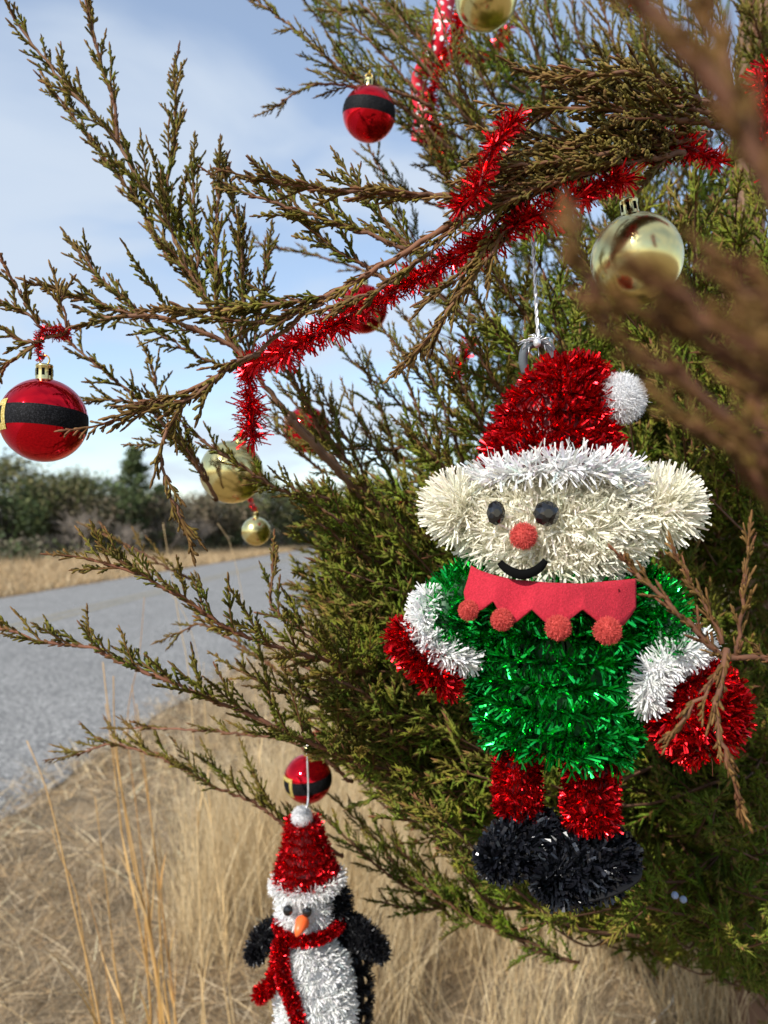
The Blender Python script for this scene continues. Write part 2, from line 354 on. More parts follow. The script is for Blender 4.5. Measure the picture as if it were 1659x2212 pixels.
# far verge across the road
n = 45000; yy = rng.uniform(6, 48, n); xx = far_edge(yy) - .05 - rng.random(n) ** 1.2 * (3.5 + .06 * yy)
d = rand_unit(n); d[:, 2] = np.abs(d[:, 2]) + .7
g = Geo(); blades(g, np.stack([xx, yy, np.zeros(n)], -1), d, rng.uniform(.10, .34, n) * (1 + .5 * np.clip(far_edge(yy) - xx - .8, 0, 3) * rng.random(n)), rng.uniform(.012, .03, n), rng.uniform(.1, .5, n), grass_tint(n, [(.52, .38, .21), (.46, .32, .17), (.56, .43, .26), (.38, .26, .13)], .2), 2)
o = build('far_verge_grass', g, mat['grass'], smooth=False); tag(o, 'strip of dry golden grass between the road and far trees', 'grass', kind='stuff')
# orange bunch-grass stems, each its own part
def stalk_clump(label, stalks, pal):
    bases = []
    root = empty('dry_grass_clump', (0, 0, 0), label, 'grass clump', 'clumps of tall orange grass')
    built = []
    for (pts, rad) in stalks:
        p = PP(pts); b = p[0].copy(); top = p[1] - p[0]; k = p[0][2] / max(-top[2], .05) if top[2] < 0 else p[0][2] / max(top[2], .1)
        foot = p[0] - norm(top) * min(p[0][2] / max(abs(norm(top)[2]), .3), 1.2); foot[2] = 0.0
        built.append((catmull(np.concatenate([[foot], p]), .03), rad)); bases.append(foot)
    root.location = tuple(np.mean(bases, 0))
    for path, rad in built:
        n = len(path); g = Geo(); c = np.array(pal[rng.integers(len(pal))])
        rad *= .9; V, F = tube(path, np.linspace(rad, rad * .3, n), 5); g.add(V, F, c)
        T = tangents(path)
        k = rng.integers(2, max(3, int(n * .62)), 9); nb = len(k)
        dd = norm(T[k] + rng.normal(0, .13, (nb, 3)))
        blades(g, path[k], dd, rng.uniform(.06, .18, nb), np.full(nb, rad * 2.0), rng.uniform(.0, .25, nb), grass_tint(nb, pal, .12), 4)
        build('stalk', g, mat['grass'], root)
OR = [(.60, .36, .12), (.66, .42, .17), (.54, .30, .10), (.62, .42, .20)]
stalk_clump('leaning pair of orange dry grass stems nearest the picture\'s left edge', [
    ([(232, 2330, 1.25), (205, 2150, 1.25), (160, 1960, 1.25), (125, 1800, 1.26), (95, 1690, 1.27), (58, 1600, 1.28)], .0030),
    ([(222, 2330, 1.3), (190, 2110, 1.3), (165, 1930, 1.3), (130, 1850, 1.3), (112, 1790, 1.3)], .0022),
    ([(262, 2330, 1.2), (228, 2090, 1.2), (205, 1990, 1.2), (190, 1930, 1.2)], .0018)], OR)
stalk_clump('thick sheaf of orange dry grass stems rising in front of the road', [
    ([(372, 2330, 1.35), (345, 2160, 1.35), (300, 1900, 1.36), (262, 1700, 1.37), (235, 1540, 1.38), (222, 1430, 1.4)], .0034),
    ([(330, 2330, 1.4), (318, 2100, 1.4), (268, 1830, 1.4), (245, 1640, 1.4), (228, 1520, 1.4)], .0030),
    ([(360, 2330, 1.3), (332, 2060, 1.3), (285, 1850, 1.3), (250, 1600, 1.3), (245, 1460, 1.3)], .0030),
    ([(300, 2330, 1.3), (255, 2130, 1.3), (228, 1900, 1.3), (205, 1720, 1.3)], .0022),
    ([(352, 2330, 1.45), (335, 2090, 1.45), (296, 1760, 1.45), (275, 1560, 1.45), (300, 1420, 1.45), (312, 1290, 1.45)], .0020),
    ([(385, 2330, 1.4), (352, 2100, 1.4), (340, 1900, 1.4), (318, 1700, 1.4), (295, 1520, 1.4)], .0026),
    ([(395, 2330, 1.5), (365, 2080, 1.5), (330, 1800, 1.5), (300, 1600, 1.5), (285, 1480, 1.5)], .0024)], OR)
stalk_clump('sparse thin straw stems standing tall behind the lower cedar tips', [
    ([(440, 2330, 1.6), (430, 1900, 1.6), (412, 1500, 1.6), (385, 1330, 1.6), (352, 1130, 1.6)], .0024),
    ([(520, 2330, 1.7), (480, 2000, 1.7), (455, 1750, 1.7), (440, 1500, 1.7), (400, 1330, 1.7), (330, 1240, 1.7)], .0018),
    ([(505, 2330, 1.55), (492, 2100, 1.55), (470, 1820, 1.55), (445, 1620, 1.55), (440, 1430, 1.55)], .0016),
    ([(600, 2330, 1.7), (560, 1900, 1.7), (560, 1700, 1.7), (548, 1450, 1.7), (505, 1200, 1.7), (470, 1130, 1.7)], .0016)], [(.66, .46, .22), (.70, .52, .28)])

# ------------------------------------------------------------------ background trees
def leaf_quads(geo, c, size, pal, val=.25, updir=None):
    n = len(c); a = rand_unit(n) if updir is None else norm(rand_unit(n) * .7 + updir); b = norm(np.cross(a, rand_unit(n))); s = np.asarray(size).reshape(-1, 1)
    V = np.stack([c - b * s * .35, c + a * s * .5 - b * s * .15, c + a * s, c + b * s * .35], 1).reshape(-1, 3); o = (np.arange(n) * 4)[:, None]
    geo.add(V, o + np.array([[0, 1, 2, 3]]), np.repeat(grass_tint(n, pal, val), 4, 0))
def limb_path(p0, p1, k=7, j=.1):
    t = np.linspace(0, 1, k)[:, None]; p = p0 * (1 - t) + p1 * t; ln = np.linalg.norm(p1 - p0)
    return p + rng.normal(0, j * ln / 3, (k, 3)) * np.sin(t * math.pi)
def tmpl_cedar(h, wid, pal, n=5200, cone=1.0):
    tr, cr = Geo(), Geo(); tr.add(*tube(limb_path(np.zeros(3), np.array([0, 0, h * .97]), 8, .05), np.linspace(.11, .02, 8), 7), C=(.13, .10, .08))
    cs = []
    for _ in range(95):
        z = h * (.06 + .92 * rng.random() ** .9); r = wid * (1 - (z / h)) ** (.75 if cone > .5 else .4) * rng.uniform(.55, 1.15) + .06; a = rng.random() * 2 * math.pi
        e = np.array([math.cos(a) * r, math.sin(a) * r, z + r * .35]); b = np.array([0, 0, max(z - r * .15, .1)])
        tr.add(*tube(limb_path(b, e, 4), np.linspace(.02, .005, 4), 3), C=(.14, .11, .09))
        k = n // 95; t = rng.random((k, 1)) ** .55; cs.append(b * (1 - t) + e * t + rng.normal(0, .055 + .05 * r, (k, 3)))
    cs = np.concatenate(cs); leaf_quads(cr, cs, rng.uniform(.06, .16, len(cs)), pal, .3, np.array([0, 0, .6])); return tr, cr
def tmpl_round(h, wid, pal, n=6200):
    tr, cr = Geo(), Geo(); tr.add(*tube(limb_path(np.zeros(3), np.array([.1, 0, h * .6]), 8, .2), np.linspace(.10, .05, 8), 7), C=(.15, .12, .10)); cs = []
    for _ in range(60):
        e = rand_unit(1)[0] * np.array([wid, wid, h * .36]) * rng.uniform(.7, 1.08) + np.array([0, 0, h * .62]); b = np.array([.05, 0, h * rng.uniform(.2, .6)])
        tr.add(*tube(limb_path(b, e, 5, .2), np.linspace(.03, .006, 5), 3), C=(.17, .14, .12))
        k = n // 60; cs.append(e + rng.normal(0, .16 * wid + .05, (k, 3)) * np.array([1, 1, .7]))
    cs = np.concatenate(cs); leaf_quads(cr, cs, rng.uniform(.07, .16, len(cs)), pal, .3); return tr, cr
def tmpl_bare(h, wid):
    tr, cr = Geo(), Geo(); c0 = np.array((.27, .225, .18))
    def grow(p, d, ln, r, lev):
        e = p + d * ln; (tr if lev < 2 else cr).add(*tube(limb_path(p, e, 5, .22), np.linspace(r, r * .55, 5), 4 if lev < 2 else 3), C=c0 * rng.uniform(.8, 1.3))
        if lev >= 3: return
        for _ in range(4 if lev else 6):
            t = rng.uniform(.35, 1.0); grow(p + d * ln * t, norm(d * .9 + rand_unit(1)[0] * .75 + np.array([0, 0, .15])), ln * rng.uniform(.5, .75), r * .5, lev + 1)
    for s in range(3): grow(np.array([rng.normal(0, .15), rng.normal(0, .15), 0]), norm(np.array([rng.normal(0, .3), rng.normal(0, .3), 1.0])), h * .38, .05, 0)
    return tr, cr
DK = [(.055, .085, .022), (.07, .10, .028), (.04, .065, .018), (.09, .105, .03)]
OL = [(.10, .11, .03), (.13, .12, .04), (.08, .10, .025), (.15, .13, .05)]
BR = [(.14, .105, .06), (.11, .09, .05), (.09, .085, .04), (.17, .13, .08)]
T = {'cedar': [tmpl_cedar(4.4, 1.5, DK, 8000), tmpl_cedar(3.4, 1.2, DK), tmpl_cedar(3.0, 1.3, OL)],
     'round': [tmpl_round(3.5, 1.5, OL), tmpl_round(3.0, 1.4, DK), tmpl_round(2.6, 1.5, BR)],
     'bare': [tmpl_bare(3.4, 1.5), tmpl_bare(2.8, 1.3)]}
TM = {}
for k, l in T.items():
    for i, (a, b) in enumerate(l):
        ma, mb = a.mesh('trunk'), b.mesh('crown', False); ma.materials.append(mat['far_leaf']); mb.materials.append(mat['far_leaf']); TM[k, i] = (ma, mb)
def far_tree(kind, i, px, d, s, label, group=None):
    name = {'cedar': 'far_cedar_tree', 'round': 'far_round_tree', 'bare': 'bare_tree'}[kind]
    root = empty(name, ((px - CXP) / FPX * d, d, 0), label, 'tree', group); root.scale = (s, s, s); root.rotation_euler = (0, 0, rng.random() * 6.28)
    for nm, me in zip(('trunk', 'crown'), TM[kind, i]):
        o = bpy.data.objects.new(nm, me); col.objects.link(o); o.parent = root
        if nm == 'crown': o['kind'] = 'stuff'
far_tree('cedar', 0, 290, 31, 1.02, 'tallest pointed dark cedar in the far tree line beyond the road')
row = [('round', 0, 55, 28, 1.0, 'olive green rounded tree under the left half of the far-left belted ball'), ('round', 1, 10, 27, 1.05, 'dark green rounded tree where the tree line meets the picture\'s left edge'),
       ('round', 0, 125, 29, .95, 'olive green rounded tree under the right half of the far-left belted ball'), ('round', 2, 175, 29, 1.05, 'low brownish rounded tree just right of the far-left belted ball'),
       ('bare', 0, 185, 27, .85, 'bare grey tree between the far-left belted ball and the tallest cedar'), ('round', 1, 215, 30, .98, 'dark rounded tree directly left of the tallest far cedar'),
       ('bare', 1, 120, 27, .6, 'low bare grey tree in front of the rounded olive trees'), ('cedar', 1, 345, 33, .85, 'broad dark cedar directly right of the tallest far cedar'),
       ('round', 2, 320, 32, .95, 'brownish tree between the tallest far cedar and its cedar neighbour'), ('bare', 0, 355, 31, .8, 'tall bare grey tree behind the drooping bronze twig tip'),
       ('round', 2, 395, 36, 1.05, 'low brownish tree behind the drooping bronze twig tip'), ('bare', 1, 415, 33, .95, 'low bare grey tree just left of the hanging gold ball'),
       ('cedar', 2, 455, 38, 1.05, 'small olive cedar below the left side of the hanging gold ball'), ('round', 2, 475, 38, 1.1, 'brownish tree below the middle of the hanging gold ball'),
       ('cedar', 1, 515, 38, 1.12, 'dark cedar directly left of the small gold ball'), ('round', 0, 560, 42, 1.1, 'olive rounded tree behind the small gold ball'), ('bare', 0, 270, 28, .7, 'bare grey tree at the foot of the tallest far cedar')]
HID = [('round', 1, 610, 44, 1.1), ('cedar', 2, 650, 46, 1.2), ('round', 2, 700, 48, 1.2), ('round', 0, 760, 52, 1.2), ('cedar', 1, 830, 56, 1.3), ('round', 1, 900, 60, 1.4), ('round', 0, 980, 64, 1.4), ('cedar', 1, 1060, 66, 1.5), ('round', 1, 1150, 70, 1.5), ('round', 2, 1240, 72, 1.5), ('round', 0, 1330, 74, 1.6), ('cedar', 2, 1420, 76, 1.6), ('round', 1, 1520, 78, 1.6), ('round', 0, 1620, 80, 1.6), ('cedar', 1, -60, 27, 1.1), ('round', 1, -140, 26, 1.1), ('round', 0, -240, 25, 1.1)]
for k, i, px, d, s, lb in row: far_tree(k, i, px, d, s * rng.uniform(.93, 1.07), lb, 'trees of the far tree line')
for k, i, px, d, s in HID: far_tree(k, i, px, d, s * rng.uniform(.93, 1.07), 'far tree hidden behind the decorated cedar or just out of the picture', 'far trees out of sight')
g = Geo(); n = 26000; yy = rng.uniform(20, 60, n); xx = -19.5 + .30 * yy + rng.normal(0, .9, n) - .6; zz = np.abs(rng.normal(0, .38, n))
leaf_quads(g, np.stack([xx, yy, zz], -1), rng.uniform(.08, .22, n), [(.06, .075, .025), (.085, .08, .04), (.045, .065, .02), (.12, .10, .06)], .35)
tag(build('undergrowth', g, mat['far_leaf'], smooth=False), 'grey brown scrub along the foot of the far trees', 'undergrowth', kind='stuff')

# ------------------------------------------------------------------ cedar sprays
def twig_tubes(b, d, ln, r, lod):
    """tapered blunt scale-leaf twiglets, vectorised"""
    n = len(b); u = norm(np.cross(d, rand_unit(n))); v = np.cross(d, u); k = 3 if lod < 3 else 2
    a = np.arange(k) * 2 * math.pi / k; ring = np.cos(a)[None, :, None] * u[:, None] + np.sin(a)[None, :, None] * v[:, None]
    prof = [(0, .8), (.45, 1.0), (.88, .66)] if lod == 0 else [(0, 1.0)]
    Vs = [b[:, None] + d[:, None] * (ln[:, None, None] * t) + ring * (r[:, None, None] * q) for t, q in prof] + [(b + d * ln[:, None])[:, None]]
    V = np.concatenate(Vs, 1); m = V.shape[1]; Q, Tr = [], []
    for s in range(len(prof) - 1):
        for j in range(k): Q.append([s * k + j, s * k + (j + 1) % k, (s + 1) * k + (j + 1) % k, (s + 1) * k + j])
    s = (len(prof) - 1) * k
    for j in range(k if k > 2 else 1): Tr.append([s + j, s + (j + 1) % k, m - 1])
    o = (np.arange(n) * m)[:, None, None]
    return V.reshape(-1, 3), [(o + np.array(Q)[None]).reshape(-1, 4) if Q else np.zeros((0, 4), int), (o + np.array(Tr)[None]).reshape(-1, 3)], m
def make_sprig(Ln, lod):
    sp = (1.0, 1.1, 1.65, 2.0)[lod]; cap = (.017, .019, .028, .030)[lod]
    B, D, LN, RD, BRN = [], [], [], [], []
    cx, cy = rng.normal(0, .10, 2)
    def ax(s): return np.array([cx * s * s / Ln, cy * s * s / Ln, s])
    s = Ln * .12; side = 1; plane = rng.random() * math.pi
    while s < Ln:
        rem = Ln - s; ll = min((.34, .36, .46, .46)[lod] * rem + .004, cap) * rng.uniform(.55, 1.15)
        az = plane + (0 if side > 0 else math.pi) + rng.normal(0, .55); ang = R(rng.uniform(20, 36)) * (.6 + .4 * min(1, rem / .03))
        d = np.array([math.sin(ang) * math.cos(az), math.sin(ang) * math.sin(az), math.cos(ang)]); p = ax(s)
        B.append(p); D.append(d); LN.append(max(ll, .0045)); RD.append(.00104); BRN.append(.04 + .30 * (s / Ln) ** 2)
        q = .0035; sd = 1
        while q < ll - .0015:
            az2 = rng.normal(0, .5) + (0 if sd > 0 else math.pi); u = norm(np.cross(d, [0, 0, 1.0]) + 1e-6); v = np.cross(d, u); a2 = R(rng.uniform(20, 36))
            d2 = d * math.cos(a2) + (u * math.cos(az2) + v * math.sin(az2)) * math.sin(a2)
            B.append(p + d * q); D.append(d2); LN.append(rng.uniform(.0036, .0058) * (1 if ll - q > .004 else .8)); RD.append(rng.uniform(.00086, .00122)); BRN.append(.0 + .42 * rng.random() ** 4 + .25 * (s / Ln) ** 3)
            q += rng.uniform(.0022, .0034) * sp; sd = -sd
        s += rng.uniform(.0030, .0048) * sp * (1.0 if rem > .02 else .7); side = -side
    for q in (Ln * .93, Ln): B.append(ax(q)); D.append(np.array([cx, cy, 1.0])); LN.append(.006); RD.append(.0009); BRN.append(.8)
    B, D, LN, RD, BRN = np.array(B), norm(np.array(D)), np.array(LN), np.array(RD), np.array(BRN)
    RD = RD * (1.0, 1.15, 1.6, 2.1)[lod]; LN = LN * (1.0, 1.1, 1.45, 1.6)[lod]
    VAL = np.clip(rng.normal(1, .22, len(B)), .5, 1.6)
    V, Fs, m = twig_tubes(B, D, LN, RD, lod); br = np.repeat(BRN, m) + np.tile(np.linspace(-.05, .14, m), len(B)); val = np.repeat(VAL, m)
    st = np.array([ax(s) for s in np.linspace(0, Ln, 5 if lod == 0 else 3)]); V2, F2 = tube(st, np.linspace(.0011, .0006, len(st)), 4 if lod == 0 else 3, cap=False)
    Fs = Fs + [f + len(V) for f in F2]; V = np.concatenate([V, V2]); br = np.concatenate([br, np.full(len(V2), 1.0)]); val = np.concatenate([val, np.full(len(V2), .8)])
    return V, Fs, br, val
LENS = [.010, .015, .022, .035, .05, .07, .095, .125]
SPR = {lod: {l: [make_sprig(l, lod) for _ in range(5)] for l in LENS} for lod in (0, 1, 2, 3)}
GREENS = np.array([(.108, .132, .010), (.090, .122, .010), (.128, .136, .012), (.082, .118, .012), (.145, .134, .016)])
INNER = np.array([(.092, .168, .009), (.072, .146, .009), (.110, .172, .010), (.145, .178, .012)])
BROWNS = np.array([(.165, .082, .030), (.145, .078, .026), (.185, .102, .036), (.155, .066, .034)])
def place_sprig(geo, pos, axis, Ln, lod, brown=0.0, greens=GREENS, scale=1.0):
    l = min(LENS, key=lambda q: abs(q - Ln)); V, Fs, br, val = SPR[lod][l][rng.integers(5)]
    z = axis / np.linalg.norm(axis); h = rng.normal(size=3); x = np.cross(z, h); x /= np.linalg.norm(x); y = np.cross(z, x)
    W = (V * (scale * min(1.15, max(.85, Ln / l)))) @ np.stack([x, y, z]) + pos
    gcol = greens[rng.integers(len(greens))] * rng.uniform(.8, 1.25); bcol = BROWNS[rng.integers(len(BROWNS))] * rng.uniform(.85, 1.2)
    f = np.clip(br + brown * .75, 0, 1)[:, None] ** 1.0
    geo.add(W, Fs, (gcol * (1 - f) + bcol * f) * val[:, None])
PROTECT = []      # (cx, cy, r, depth): ornaments that foliage must not cover
def covered(p, pad=0.0):
    x, y, d = project(p); x, y, d = x[0], y[0], d[0]
    for cx, cy, r, dd in PROTECT:
        if d < dd + .02 and (x - cx) ** 2 + (y - cy) ** 2 < (r + pad) ** 2: return True
    return False
tree_foot = np.array([.95, 1.95, 0.0])
tree = empty('cedar_tree', tree_foot, 'large decorated cedar with bronze green foliage holding all the ornaments', 'tree')
def branch(ctrl, r0=.0028, r1=.0010, spacing=.0075, Lmax=.07, Lmin=.02, ang=(24, 46), start=.05, up=.25, brown=.12, lod=0, prof=None, barkc=(.9, .62, .48), protect=True, side=None, greens=GREENS, peak=.35, skip=0.0, sscale=1.0):
    if np.mean([c[2] for c in ctrl]) > .78: lod = 1
    spacing *= 1.55 if Lmax >= .04 else 1.15
    if lod == 0 and Lmax >= .04: Lmax *= 1.12
    path = catmull(PP(ctrl), .006); n = len(path); T_ = tangents(path); U, W = frames(T_)
    path = path + rng.normal(0, .0006, path.shape); seg = np.linalg.norm(np.diff(path, axis=0), axis=1); s = np.concatenate([[0], np.cumsum(seg)]); tot = s[-1]
    g = Geo(); rad = r0 + (r1 - r0) * (s / tot) ** .8
    V, F = tube(path, rad * (1 + rng.normal(0, .06, n)), 6); g.add(V, F, np.repeat(np.clip(np.array(barkc) * rng.normal(1, .12, (n, 1)), .2, 1.6), 6, 0))
    st = build('branch', g, mat['bark'], tree)
    f = Geo(); q = tot * start; phi = rng.random() * 6.28
    if r0 < .0036:
        ns = int(tot / .0022 / max(sscale, .4)); k = rng.integers(0, n, ns); a_ = rng.random(ns) * 6.28; dr = U[k] * np.cos(a_)[:, None] + W[k] * np.sin(a_)[:, None]
        V, Fq, mm = twig_tubes(path[k] + dr * rad[k][:, None] * .75, norm(T_[k] + dr * rng.uniform(.1, .45, (ns, 1))), rng.uniform(.0035, .0065, ns) * sscale, rng.uniform(.0006, .0010, ns) * sscale, 0)
        bc = BROWNS[rng.integers(len(BROWNS), size=ns)] * rng.uniform(.6, 1.2, (ns, 1)); f.add(V, Fq, np.repeat(bc, mm, 0))
    while q < tot:
        i = min(int(np.searchsorted(s, q)), n - 1); t = q / tot
        env = min(1, .35 + t / peak * .65) if t < peak else 1 - .86 * ((t - peak) / (1 - peak)) ** .85
        Ln = max(Lmin, Lmax * env * rng.uniform(.6, 1.2)); a = R(rng.uniform(*ang)); phi += 2.4 + rng.normal(0, .4)
        pd = U[i] * math.cos(phi) + W[i] * math.sin(phi)
        if side is not None: pd = norm(pd + np.array(side))
        axis = norm(T_[i] * math.cos(a) + pd * math.sin(a) + np.array([0, 0, up * rng.uniform(.3, 1.2)]))
        if rng.random() > skip and not (protect and (covered(path[i] + axis * Ln * .5, 8) or covered(path[i] + axis * Ln, 4))):
            place_sprig(f, path[i], axis, Ln, lod, brown + .30 * t ** 2 + rng.normal(0, .08), greens, sscale)
        q += spacing * rng.uniform(.6, 1.4) * (1 if t < .8 else .7)
    place_sprig(f, path[-1], T_[-1], min(.03, Lmax), lod, brown + .45, greens, sscale)
    if f.n: o = build('foliage', f, mat['foliage'], st, smooth=True); o['kind'] = 'stuff'
    return st
PROTECT += [(95, 908, 92, .554), (85, 800, 22, .554), (797, 247, 60, .87), (1375, 555, 100, .52), (1350, 455, 45, .52), (1050, 0, 72, .75), (500, 1020, 70, .72), (553, 1148, 34, 1.05), (665, 1680, 56, .95),
            (1338, 862, 60, .5), (1200, 900, 170, .5), (1160, 770, 45, .5), (1156, 620, 18, .5), (1200, 1130, 240, .5), (1000, 1110, 90, .5), (1430, 1110, 95, .5), (1190, 1350, 220, .5), (1200, 1520, 200, .5), (930, 1400, 100, .5), (1480, 1500, 130, .5), (1200, 1720, 160, .5), (1210, 1860, 190, .5),
            (670, 1850, 90, .83), (660, 1980, 110, .83), (690, 2090, 150, .83), (700, 2200, 150, .83), (655, 1660, 30, .83), (930, 420, 20, 1.0), (955, 50, 32, .95)]
for k in range(18):   # the main garland
    t = k / 17; PROTECT.append((550 + 800 * t, 775 - 400 * t ** 1.0, 34, .515))
PROTECT += [(545, 850, 36, .60), (548, 920, 30, .60)]

# A: long branch reaching up to the upper left
branch([(930, 1240, .86), (830, 1110, .80), (700, 975, .75), (610, 880, .71), (525, 765, .68), (415, 600, .65), (360, 470, .64), (300, 385, .63), (250, 300, .625), (190, 235, .62), (110, 145, .615), (50, 70, .61), (-10, -40, .60)], .0042, .0009, .0068, .060, ang=(14, 32), start=.56, up=.22, brown=.10, barkc=(1.3, 1.05, .85), peak=.6)
branch([(255, 305, .625), (245, 215, .62), (218, 135, .62), (186, 0, .615)], .0016, .0008, .0075, .032, ang=(12, 30), start=.22, brown=.34)
branch([(372, 575, .65), (300, 440, .65), (230, 345, .65), (170, 270, .65), (128, 212, .65)], .0014, .0008, .0060, .028, ang=(14, 34), start=.02, brown=.2)
branch([(365, 480, .66), (362, 395, .66), (378, 280, .66), (378, 180, .66)], .0015, .0008, .0050, .032, ang=(14, 32), start=.0, brown=.18)
branch([(430, 640, .64), (425, 540, .64), (415, 460, .64), (418, 375, .64)], .0014, .0008, .0058, .032, ang=(14, 34), start=.0, brown=.06)
branch([(470, 690, .64), (470, 590, .64), (465, 500, .64), (475, 375, .64)], .0014, .0008, .0055, .034, ang=(12, 30), start=.0, brown=.02)
branch([(520, 740, .65), (525, 620, .65), (515, 500, .65), (487, 385, .65)], .0014, .0008, .0060, .030, ang=(12, 30), start=.0, brown=.2)
branch([(545, 760, .66), (560, 680, .66), (570, 620, .66), (578, 560, .66)], .0014, .0008, .0060, .032, ang=(12, 32), start=.0, brown=.0)
branch([(500, 740, .66), (490, 640, .66), (440, 560, .66), (400, 500, .66)], .0014, .0008, .0058, .034, ang=(14, 34), start=.0, brown=.0)
branch([(520, 790, .63), (480, 700, .63), (425, 610, .63), (385, 560, .63)], .0014, .0008, .0062, .034, ang=(14, 34), start=.0, brown=.05)
branch([(540, 800, .66), (530, 700, .66), (525, 620, .66), (520, 520, .66)], .0014, .0008, .006, .034, ang=(14, 34), start=.0, brown=.0)
# B: branch carrying the belted ball at the far left
branch([(545, 790, .60), (500, 745, .595), (400, 703, .58), (330, 684, .57), (260, 685, .56), (200, 698, .555), (140, 714, .553), (80, 742, .553), (20, 785, .55), (-20, 815, .55)], .0022, .0010, .010, .05, ang=(14, 34), start=.12, up=.1, brown=.28, barkc=(1.2, .85, .65), peak=.3, skip=.25)
branch([(320, 690, .57), (260, 640, .575), (215, 600, .58), (180, 558, .58)], .0013, .0008, .0070, .026, ang=(14, 32), start=.0, brown=.3)
branch([(300, 684, .57), (220, 660, .57), (170, 645, .57), (128, 630, .57)], .0013, .0008, .0065, .026, ang=(12, 30), start=.0, brown=.35)
branch([(145, 712, .553), (140, 680, .55), (130, 650, .55), (128, 640, .55)], .0010, .0006, .008, .022, brown=.4)
branch([(90, 712, .553), (60, 680, .55), (20, 655, .55), (-10, 640, .55)], .0010, .0007, .008, .026, brown=.4)
branch([(82, 700, .553), (62, 665, .55), (45, 635, .55), (28, 605, .55)], .0010, .0006, .008, .018, brown=.5)
branch([(80, 740, .55), (50, 735, .55), (20, 725, .55), (-10, 728, .55)], .0010, .0007, .006, .026, brown=.35)
branch([(470, 1080, .70), (415, 992, .67), (370, 935, .66), (310, 875, .65), (265, 835, .645), (210, 790, .64), (145, 735, .64)], .0018, .0009, .0075, .042, ang=(16, 40), start=.05, up=.35, brown=.12, barkc=(1.1, .8, .62))
branch([(500, 800, .66), (430, 770, .655), (380, 740, .65), (340, 720, .65)], .0012, .0008, .0065, .03, start=.0, up=.0, brown=.05)
branch([(330, 890, .64), (290, 870, .64), (260, 865, .64), (228, 864, .64)], .0012, .0008, .007, .026, start=.0, brown=.25)
branch([(440, 1030, .68), (400, 960, .67), (360, 900, .67), (330, 800, .67)], .0012, .0008, .007, .036, start=.0, brown=.1)
branch([(450, 1040, .69), (430, 1000, .69), (395, 960, .69), (345, 960, .69)], .0012, .0008, .007, .030, start=.0, brown=.1)
# C: bronze branch that carries the red garland
branch([(1330, 330, .515), (1180, 390, .50), (1010, 465, .49), (850, 560, .485), (760, 610, .485), (700, 645, .485), (620, 710, .49), (540, 770, .49), (440, 826, .485), (350, 868, .48), (248, 910, .475)], .0030, .0011, .014, .040, ang=(8, 20), start=.50, up=.0, brown=.50, barkc=(1.05, .68, .5), peak=.3, skip=.1)
branch([(432, 832, .485), (390, 880, .48), (362, 930, .477), (348, 990, .475), (365, 1060, .475), (392, 1122, .475)], .0014, .0008, .011, .024, ang=(8, 22), start=.1, up=-.1, brown=.6)
branch([(720, 640, .485), (620, 655, .48), (520, 662, .475), (415, 668, .47)], .0014, .0008, .0065, .030, ang=(8, 22), start=.05, up=.05, brown=.32)
branch([(700, 655, .485), (600, 690, .48), (520, 695, .475), (450, 685, .47)], .0014, .0008, .0065, .030, ang=(8, 24), start=.05, up=.0, brown=.34)
branch([(560, 765, .488), (500, 790, .485), (430, 850, .48), (330, 880, .478)], .0014, .0008, .008, .028, ang=(8, 22), start=.0, up=.05, brown=.5)
branch([(1080, 430, .49), (960, 420, .485), (850, 418, .48), (740, 412, .475), (660, 403, .47), (590, 395, .465)], .0020, .0009, .0075, .038, ang=(8, 24), start=.05, up=.05, brown=.34)
branch([(880, 540, .56), (780, 500, .56), (680, 465, .56), (600, 440, .56), (520, 412, .56)], .0018, .0008, .0065, .045, ang=(16, 36), start=.0, up=.35, brown=.25)
branch([(860, 620, .58), (760, 560, .58), (680, 500, .58), (600, 410, .58)], .0016, .0008, .0065, .045, ang=(16, 36), start=.0, up=.2, brown=.12)
branch([(1000, 560, .58), (900, 540, .58), (820, 470, .58), (770, 400, .58)], .0016, .0008, .0065, .045, ang=(16, 36), start=.0, up=.2, brown=.1)
branch([(1140, 430, .487), (1100, 480, .480), (1050, 560, .475), (990, 640, .472), (950, 700, .47), (912, 742, .47)], .0016, .0009, .0075, .030, ang=(8, 20), start=.0, up=-.15, brown=.55, protect=False)
branch([(1120, 440, .485), (1060, 520, .48), (1000, 590, .478), (960, 620, .476)], .0014, .0008, .008, .028, ang=(8, 20), start=.0, up=-.1, brown=.5, protect=False)
branch([(1010, 465, .487), (930, 540, .483), (840, 610, .48), (760, 650, .478)], .0014, .0008, .010, .024, ang=(8, 20), start=.0, up=0, brown=.6, protect=False)
